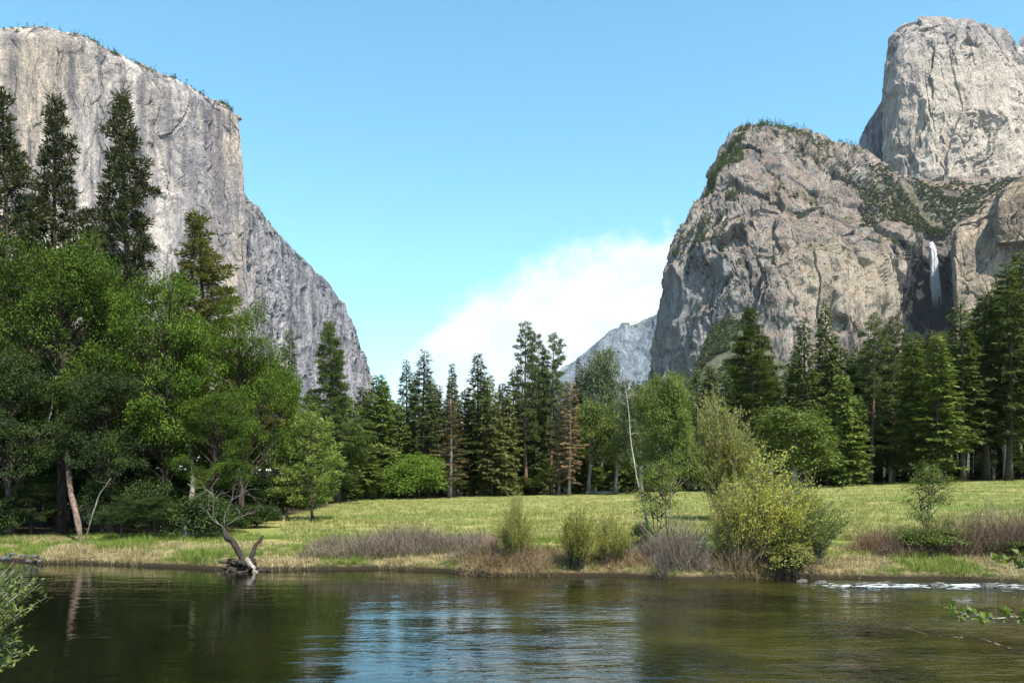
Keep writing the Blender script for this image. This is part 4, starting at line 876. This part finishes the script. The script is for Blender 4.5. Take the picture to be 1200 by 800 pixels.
# waterfall: strands of falling water
def waterfall():
    g = np.random.default_rng(6)
    m = NT('falling_water'); n = m.noise(m.coord((1, 1, .06)), .25, 4, .7)
    p = m.n('ShaderNodeBsdfPrincipled', Base_Color=m.mix(n, (.75, .77, .8), (.93, .94, .95)), Roughness=.6, Alpha=.62); mt = m.surf(p.outputs[0])
    def strands(cols, n, spread0, spread1, r):
        mb = MB()
        for i in range(n):
            a = g.uniform(-1, 1); l0 = g.uniform(0, .25); l1 = g.uniform(.45, 1) ** .7
            s = np.linspace(l0, l1, 14); c = pchip(np.array([at(*q) for q in cols]), 60)[(s * 59).astype(int)]
            c[:, 0] += a * (spread0 + (spread1 - spread0) * s); c[:, 1] += g.normal(0, 2.5) - 3
            tube(mb, c + g.normal(0, .5, c.shape), r * g.uniform(.5, 1.1) * np.interp(s, [0, .1, .6, 1], [.5, 1, .8, .12]), 5)
        return mb
    o = link('waterfall', strands([(1091, 284, 1462), (1093, 300, 1452), (1095, 330, 1446), (1098, 362, 1440)], 130, 3.0, 9, .5).mesh('waterfall', mt, True))
    tag(o, 'tall white waterfall dropping from the lip of the hanging valley', 'waterfall')
    o = link('waterfall', strands([(1066, 312, 1440), (1067, 330, 1436), (1066, 346, 1432)], 5, 1.5, 3, .35).mesh('thin_waterfall', mt, True))
    tag(o, 'thin broken trickle of white water beside the tall waterfall', 'waterfall')
waterfall()

# ------------------------------------------------------------------ far woods on the rock, which read as a mass
def far_wood(name, P, picks, label, mat, hgt, wid, seed, bush=0.0, needle=26):
    g = np.random.default_rng(seed); mb = MB(); nv, nu = P.shape[:2]
    for (u0, u1, v0, v1, n, thr) in picks:
        iu = (g.uniform(u0, u1, n) * (nu - 1)).astype(int); iv = (g.uniform(v0, v1, n) * (nv - 1)).astype(int); p = P[iv, iu]
        k = vnoise(p * .012, seed) > thr
        for q in p[k]:
            b = g.uniform() < bush; h = hgt * g.uniform(.5, 1.25) * (.4 if b else 1); w = wid * g.uniform(.7, 1.3) * (1.1 if b else 1)
            m = needle; t = g.uniform(0, 1, m) ** 1.2; a = g.uniform(0, 2 * pi, m)
            r = w * (np.sqrt(1 - t * .95) * .8 if b else (1 - t)) * g.uniform(.4, 1, m)
            c = q + np.stack([np.cos(a) * r * .4, np.sin(a) * r * .4, h * (t * .92 + .02)], 1)
            leaves(mb, c, np.stack([np.cos(a), np.sin(a), 0 * a - .25 + .6 * b], 1), np.stack([0 * a, 0 * a, 0 * a + 1], 1) + g.normal(0, .5, (m, 3)), np.maximum(r * 1.1, w * .3), np.maximum(w * .5, .8))
    tag(link(name, mb.mesh(name, mat, False)), label, 'trees', kind='stuff')
lf_brush = leaf_mat('hillside_brush', (.035, .048, .018), (.085, .10, .036), .2)
# rows of PA: 0 base .. 1/6 .. 2/6 .. 3/6 brow .. 4/6 upper .. 5/6 skyline ; columns c/11
far_wood('ledge_trees', PA, [(.17, .56, .795, .838, 260, -1), (.12, .55, .55, .8, 620, .10), (.12, .27, .5, .8, 700, -.15), (.09, .3, .3, .66, 480, .0), (.1, .62, .12, .56, 420, .1), (.1, .3, .05, .35, 160, .1), (.1, .6, .3, .5, 150, .2)], 'scattered dark trees on the ledges and crest of the rugged brown rock', lf_fir, 17, 4.5, 1, .35)
far_wood('slope_brush', PA, [(.56, .9, .56, .80, 4600, -.3), (.66, .95, .76, .86, 1500, -.25), (.50, .66, .66, .8, 500, .05)], 'green brush covering the sloping bowl above the waterfall', lf_brush, 8, 5, 2, .92, 18)
far_wood('rim_trees', PM, [(.15, .78, .66, .75, 120, -.3), (.15, .78, .72, .76, 60, -1)], 'tiny dark trees dotting the rim of the pale monolith', lf_fir, 17, 5, 4, .4, 20)
far_wood('buttress_trees', PB, [(.05, .85, .44, .56, 110, -.2), (.05, .85, .25, .45, 40, .2)], 'tiny dark trees along the sloping edge of the grey buttress', lf_fir, 17, 5, 5, .4, 20)
far_wood('slope_wood', PT, [(.0, 1, .3, .9, 1300, -.05), (.1, .45, .4, .75, 400, 0)], 'dense green brush and trees on the hill slope below the rugged rock', lf_brush, 17, 6.5, 3, .45)

# ------------------------------------------------------------------ near bank: leafy shrub and overhanging branch
def near_shrub():
    g = np.random.default_rng(9); base = np.array([-6.3, 8.6, float(ground(-6.3, 8.6))]); wood, crown = MB(), MB(); C = []; D = []
    root = link('bank_shrub', None, loc=base)
    for i in range(120):
        e = at(g.normal(0, 26), 705 + g.normal(10, 40), 8.6 + g.uniform(-.6, .6)) 
        e[0] = min(e[0], -5.12 + .15 * vnoise(np.array([[e[2] * 3, 0, 0]]), 2)[0]); e[2] = min(e[2], 2.62 + g.normal(0, .06)) 
        b = base + np.append(g.normal(0, .2, 2), -.1)
        P = bez(b, (b + e) / 2 + [0, 0, .25], e, 8); tube(wood, P, np.linspace(.014, .003, 8), 4, False)
        m = 34; s = g.uniform(3, 6.99, m); j = s.astype(int); f = (s - j)[:, None]; c = P[j] * (1 - f) + P[j + 1] * f
        C.append(c + g.normal(0, .025, c.shape)); D.append(norm(P[j + 1] - P[j]) * .5 + g.normal(0, .55, c.shape) + [0, 0, .15])
    C = np.concatenate(C); D = np.concatenate(D); n = len(C)
    leaves(crown, C, D, g.normal(0, .6, (n, 3)) + [0, 0, 1], g.uniform(.05, .10, n), g.uniform(.022, .036, n))
    for nm, mb, mt in (('stems', wood, bark_pale), ('foliage', crown, lf_near)):
        o = link(nm, mb.mesh(nm, mt, nm == 'stems'), root); o.location = -base
    tag(root, 'small-leaved green shrub on the near bank in the bottom corner', 'shrub')
near_shrub()

def near_branch():
    g = np.random.default_rng(10); base = np.array([5.6, 6.6, float(ground(5.6, 6.6))]); Y = 6.2; root = link('overhanging_shrub', None, loc=base)
    wood, crown = MB(), MB()
    hub = np.array([5.3, 6.4, 2.6])
    tube(wood, wobble([base - [0, 0, .1], (base + hub) / 2, hub], 8, .01, 1), np.linspace(.018, .010, 8), 6)
    brs = [[hub, at(1245, 712, Y), at(1200, 721, Y), at(1160, 718, Y), at(1125, 714, Y), at(1106, 708, Y)], [hub, at(1255, 690, Y), at(1225, 672, Y), at(1195, 662, Y), at(1165, 655, Y)], [hub, at(1262, 730, Y), at(1230, 720, Y - .1), at(1202, 705, Y - .2)], [hub, at(1290, 650, Y), at(1270, 610, Y)], [hub, at(1300, 690, Y + .2), at(1320, 640, Y + .4)]]
    g2 = np.random.default_rng(12)
    for k in range(26):
        e = hub + np.array([g2.uniform(.1, 1.5), g2.normal(0, .7), g2.uniform(-.5, .8)]); brs.append([hub + g2.normal(0, .1, 3), (hub + e) / 2 + [0, 0, .15], e])
    for i, b in enumerate(brs):
        P = wobble(b, 16, .010, 20 + i); tube(wood, P, np.linspace(.008, .002, 16), 5, False)
        tw = [P]
        for k in range(5):
            j = 3 + 2 * k; q = P[j]; e = q + (P[j + 1] - P[j]) * 1.2 + g.normal(0, .06, 3) + [0, 0, .03]; Q = np.linspace(q, e, 5); tube(wood, Q, np.linspace(.004, .0015, 5), 4, False); tw.append(Q)
        for Q in tw:
            m = 70 if Q is P else 9; n_ = len(Q); s = g.uniform(.12 * n_, n_ - 1.01, m); j = s.astype(int); f = (s - j)[:, None]; c = Q[j] * (1 - f) + Q[j + 1] * f; t = norm(Q[j + 1] - Q[j])
            L = g.uniform(.035, .08, m)
            leaves(crown, c + g.normal(0, .012, c.shape), t * .4 + g.normal(0, .55, c.shape) + [0, 0, .25], g.normal(0, .6, c.shape) + [0, -.3, 1], L, L * .66)
    for nm, mb, mt in (('stems', wood, bark_pale), ('foliage', crown, lf_near)):
        o = link(nm, mb.mesh(nm, mt, nm == 'stems'), root); o.location = -base
    tag(root, 'leafy branch of a near shrub reaching in over the water below the riffle', 'shrub')
    mb = MB(); b2 = np.array([4.6, 6.4, float(ground(4.6, 6.4))])
    P = wobble([b2, at(1250, 775, 6.3), at(1178, 757, 6.3), at(1155, 749, 6.3), at(1125, 745, 6.3), at(1095, 744, 6.3), at(1058, 735, 6.3)], 26, .003, 5); tube(mb, P, np.linspace(.012, .002, 26), 5)
    for k in (12, 16, 19):
        q = P[k]; e = q + np.array([-.10, .02, .04]); tube(mb, [q, (q + e) / 2, e], [.003, .002, .001], 4)
    o = link('bare_twig', mb.mesh('bare_twig', bark_pine, True)); tag(o, 'long thin bare reddish twig over the water below the leafy branch', 'twig')
near_branch()

# ------------------------------------------------------------------ air, sky, sun, camera
SUN_AZ, SUN_EL = radians(34), radians(59)        # to the right of straight behind the viewer
sd = np.array([sin(SUN_AZ) * cos(SUN_EL), -cos(SUN_AZ) * cos(SUN_EL), sin(SUN_EL)])

def haze():
    v = np.array([(x, y, z) for x in (-6000, 6000) for y in (-70, 7000) for z in (-6, 2200)], float)
    q = [(0, 1, 3, 2), (4, 6, 7, 5), (0, 4, 5, 1), (2, 3, 7, 6), (0, 2, 6, 4), (1, 5, 7, 3)]
    m = NT('valley_air'); pv = m.n('ShaderNodeVolumePrincipled', Color=(.75, .86, 1.0), Density=.000014)
    pv.inputs['Anisotropy'].default_value = 0.0
    m.t.links.new(pv.outputs[0], m.out.inputs['Volume'])
    o = link('haze', make_mesh('haze', v, q, None, False, [m.m])); tag(o, 'thin blue haze of the valley air', 'haze', kind='stuff')
HAZE = True
if HAZE: haze()

def world():
    w = bpy.data.worlds.new('World'); scene.world = w; w.use_nodes = True
    t = w.node_tree; t.nodes.clear(); m = NT.__new__(NT); m.t = t; m.m = None
    m.out = t.nodes.new('ShaderNodeOutputWorld')
    sky = m.n('ShaderNodeTexSky', {'sky_type': 'NISHITA', 'sun_disc': False, 'sun_elevation': SUN_EL, 'sun_rotation': math.atan2(sd[0], sd[1]), 'altitude': 1200, 'air_density': 1.0, 'dust_density': .6, 'ozone_density': 1.6})
    tc = m.n('ShaderNodeTexCoord'); d = tc.outputs['Generated']
    xyz = m.n('ShaderNodeSeparateXYZ', Vector=d)
    az = m.math('ARCTAN2', xyz.outputs[0], xyz.outputs[1]); el = m.math('ARCSINE', xyz.outputs[2])
    # cumulus bank low over the gap of the valley: its upper edge as a curve of compass bearing
    def b(px, py): u = (px - 600) / F; e = (HY - py) / F; return math.atan(u), math.atan(e / math.sqrt(1 + u * u))
    pts = [b(380, 520), b(430, 470), b(468, 432), b(490, 388), b(525, 352), b(565, 322), b(615, 306), b(680, 292), b(740, 280), b(800, 266), b(900, 262), b(1000, 330), b(1100, 480)]
    a0, a1 = pts[0][0], pts[-1][0]
    top = m.ramp(m.math('DIVIDE', m.math('SUBTRACT', az, a0), a1 - a0, clamp=True), [((p[0] - a0) / (a1 - a0), p[1]) for p in pts])
    n1 = m.noise(m.n('ShaderNodeMapping', Vector=d, Scale=(1, 1, 1.6)).outputs[0], 9, 7, .62, .3); n2 = m.noise(d, 30, 5, .6)
    edge_ = m.math('ADD', m.math('SUBTRACT', top, el), m.math('MULTIPLY_ADD', n1, .11, -.055))
    k = m.math('ADD', edge_, m.math('MULTIPLY_ADD', n2, .06, -.03))
    k = m.n('ShaderNodeMapRange', {'interpolation_type': 'SMOOTHSTEP'}, Value=k, From_Min=-.012, From_Max=.036).outputs[0]
    k = m.math('MULTIPLY', k, m.math('GREATER_THAN', xyz.outputs[1], 0.0))
    k = m.math('MULTIPLY', k, m.n('ShaderNodeMapRange', {'interpolation_type': 'SMOOTHSTEP'}, Value=m.math('ADD', az, m.math('MULTIPLY_ADD', n1, .1, -.05)), From_Min=b(415, 0)[0], From_Max=b(560, 0)[0], To_Min=.25).outputs[0])
    k = m.math('MULTIPLY', k, m.math('MULTIPLY_ADD', m.ramp(m.noise(d, 12, 5), [(.32, 0.0), (.56, 1.0)]), .22, .78))
    bg1 = m.n('ShaderNodeBackground', Strength=.13)
    hs = m.n('ShaderNodeHueSaturation', Hue=.471, Saturation=1.14, Value=1.0, Color=sky.outputs[0])
    m.set(bg1.inputs['Color'], hs.outputs[0])
    lum = m.noise(m.n('ShaderNodeMapping', Vector=d, Scale=(1, 1, 2.2)).outputs[0], 14, 7, .6, .4)
    bg2 = m.n('ShaderNodeBackground', Strength=.54)
    m.set(bg2.inputs['Color'], m.mix(m.ramp(lum, [(.38, 0.0), (.62, 1.0)]), (.72, .84, .92), (.92, .98, 1.0)))
    mx = m.n('ShaderNodeMixShader', Fac=k); t.links.new(bg1.outputs[0], mx.inputs[1]); t.links.new(bg2.outputs[0], mx.inputs[2])
    t.links.new(mx.outputs[0], m.out.inputs['Surface'])
world()

sun = bpy.data.lights.new('sun', 'SUN'); sun.energy = 4.7; sun.angle = radians(.53); sun.color = (1, .94, .84)
so = link('sun', sun, loc=(0, -20, 60))
from mathutils import Vector
so.rotation_euler = Vector(-sd).to_track_quat('-Z', 'Y').to_euler()

cam = bpy.data.cameras.new('camera'); co_ = link('camera', cam, loc=(0, 0, CAMZ))
cam.sensor_width = 36; cam.lens = 36 * F / 1200; cam.shift_y = (HY - 400) / 1200
cam.clip_start = .1; cam.clip_end = 30000
co_.rotation_euler = (radians(90), 0, 0); scene.camera = co_

scene.view_settings.view_transform = 'Standard'; scene.view_settings.look = 'None'
scene.view_settings.exposure = 1.25; scene.view_settings.gamma = 1; scene.view_settings.use_curve_mapping = False
c = scene.cycles
c.max_bounces = 6; c.diffuse_bounces = 2; c.glossy_bounces = 3; c.transmission_bounces = 4; c.volume_bounces = 0
c.use_adaptive_sampling = True; c.adaptive_threshold = .02
c.use_denoising = True; c.denoiser = 'OPENIMAGEDENOISE'; c.denoising_input_passes = 'RGB_ALBEDO_NORMAL'; c.denoising_prefilter = 'NONE'
c.sample_clamp_indirect = 4
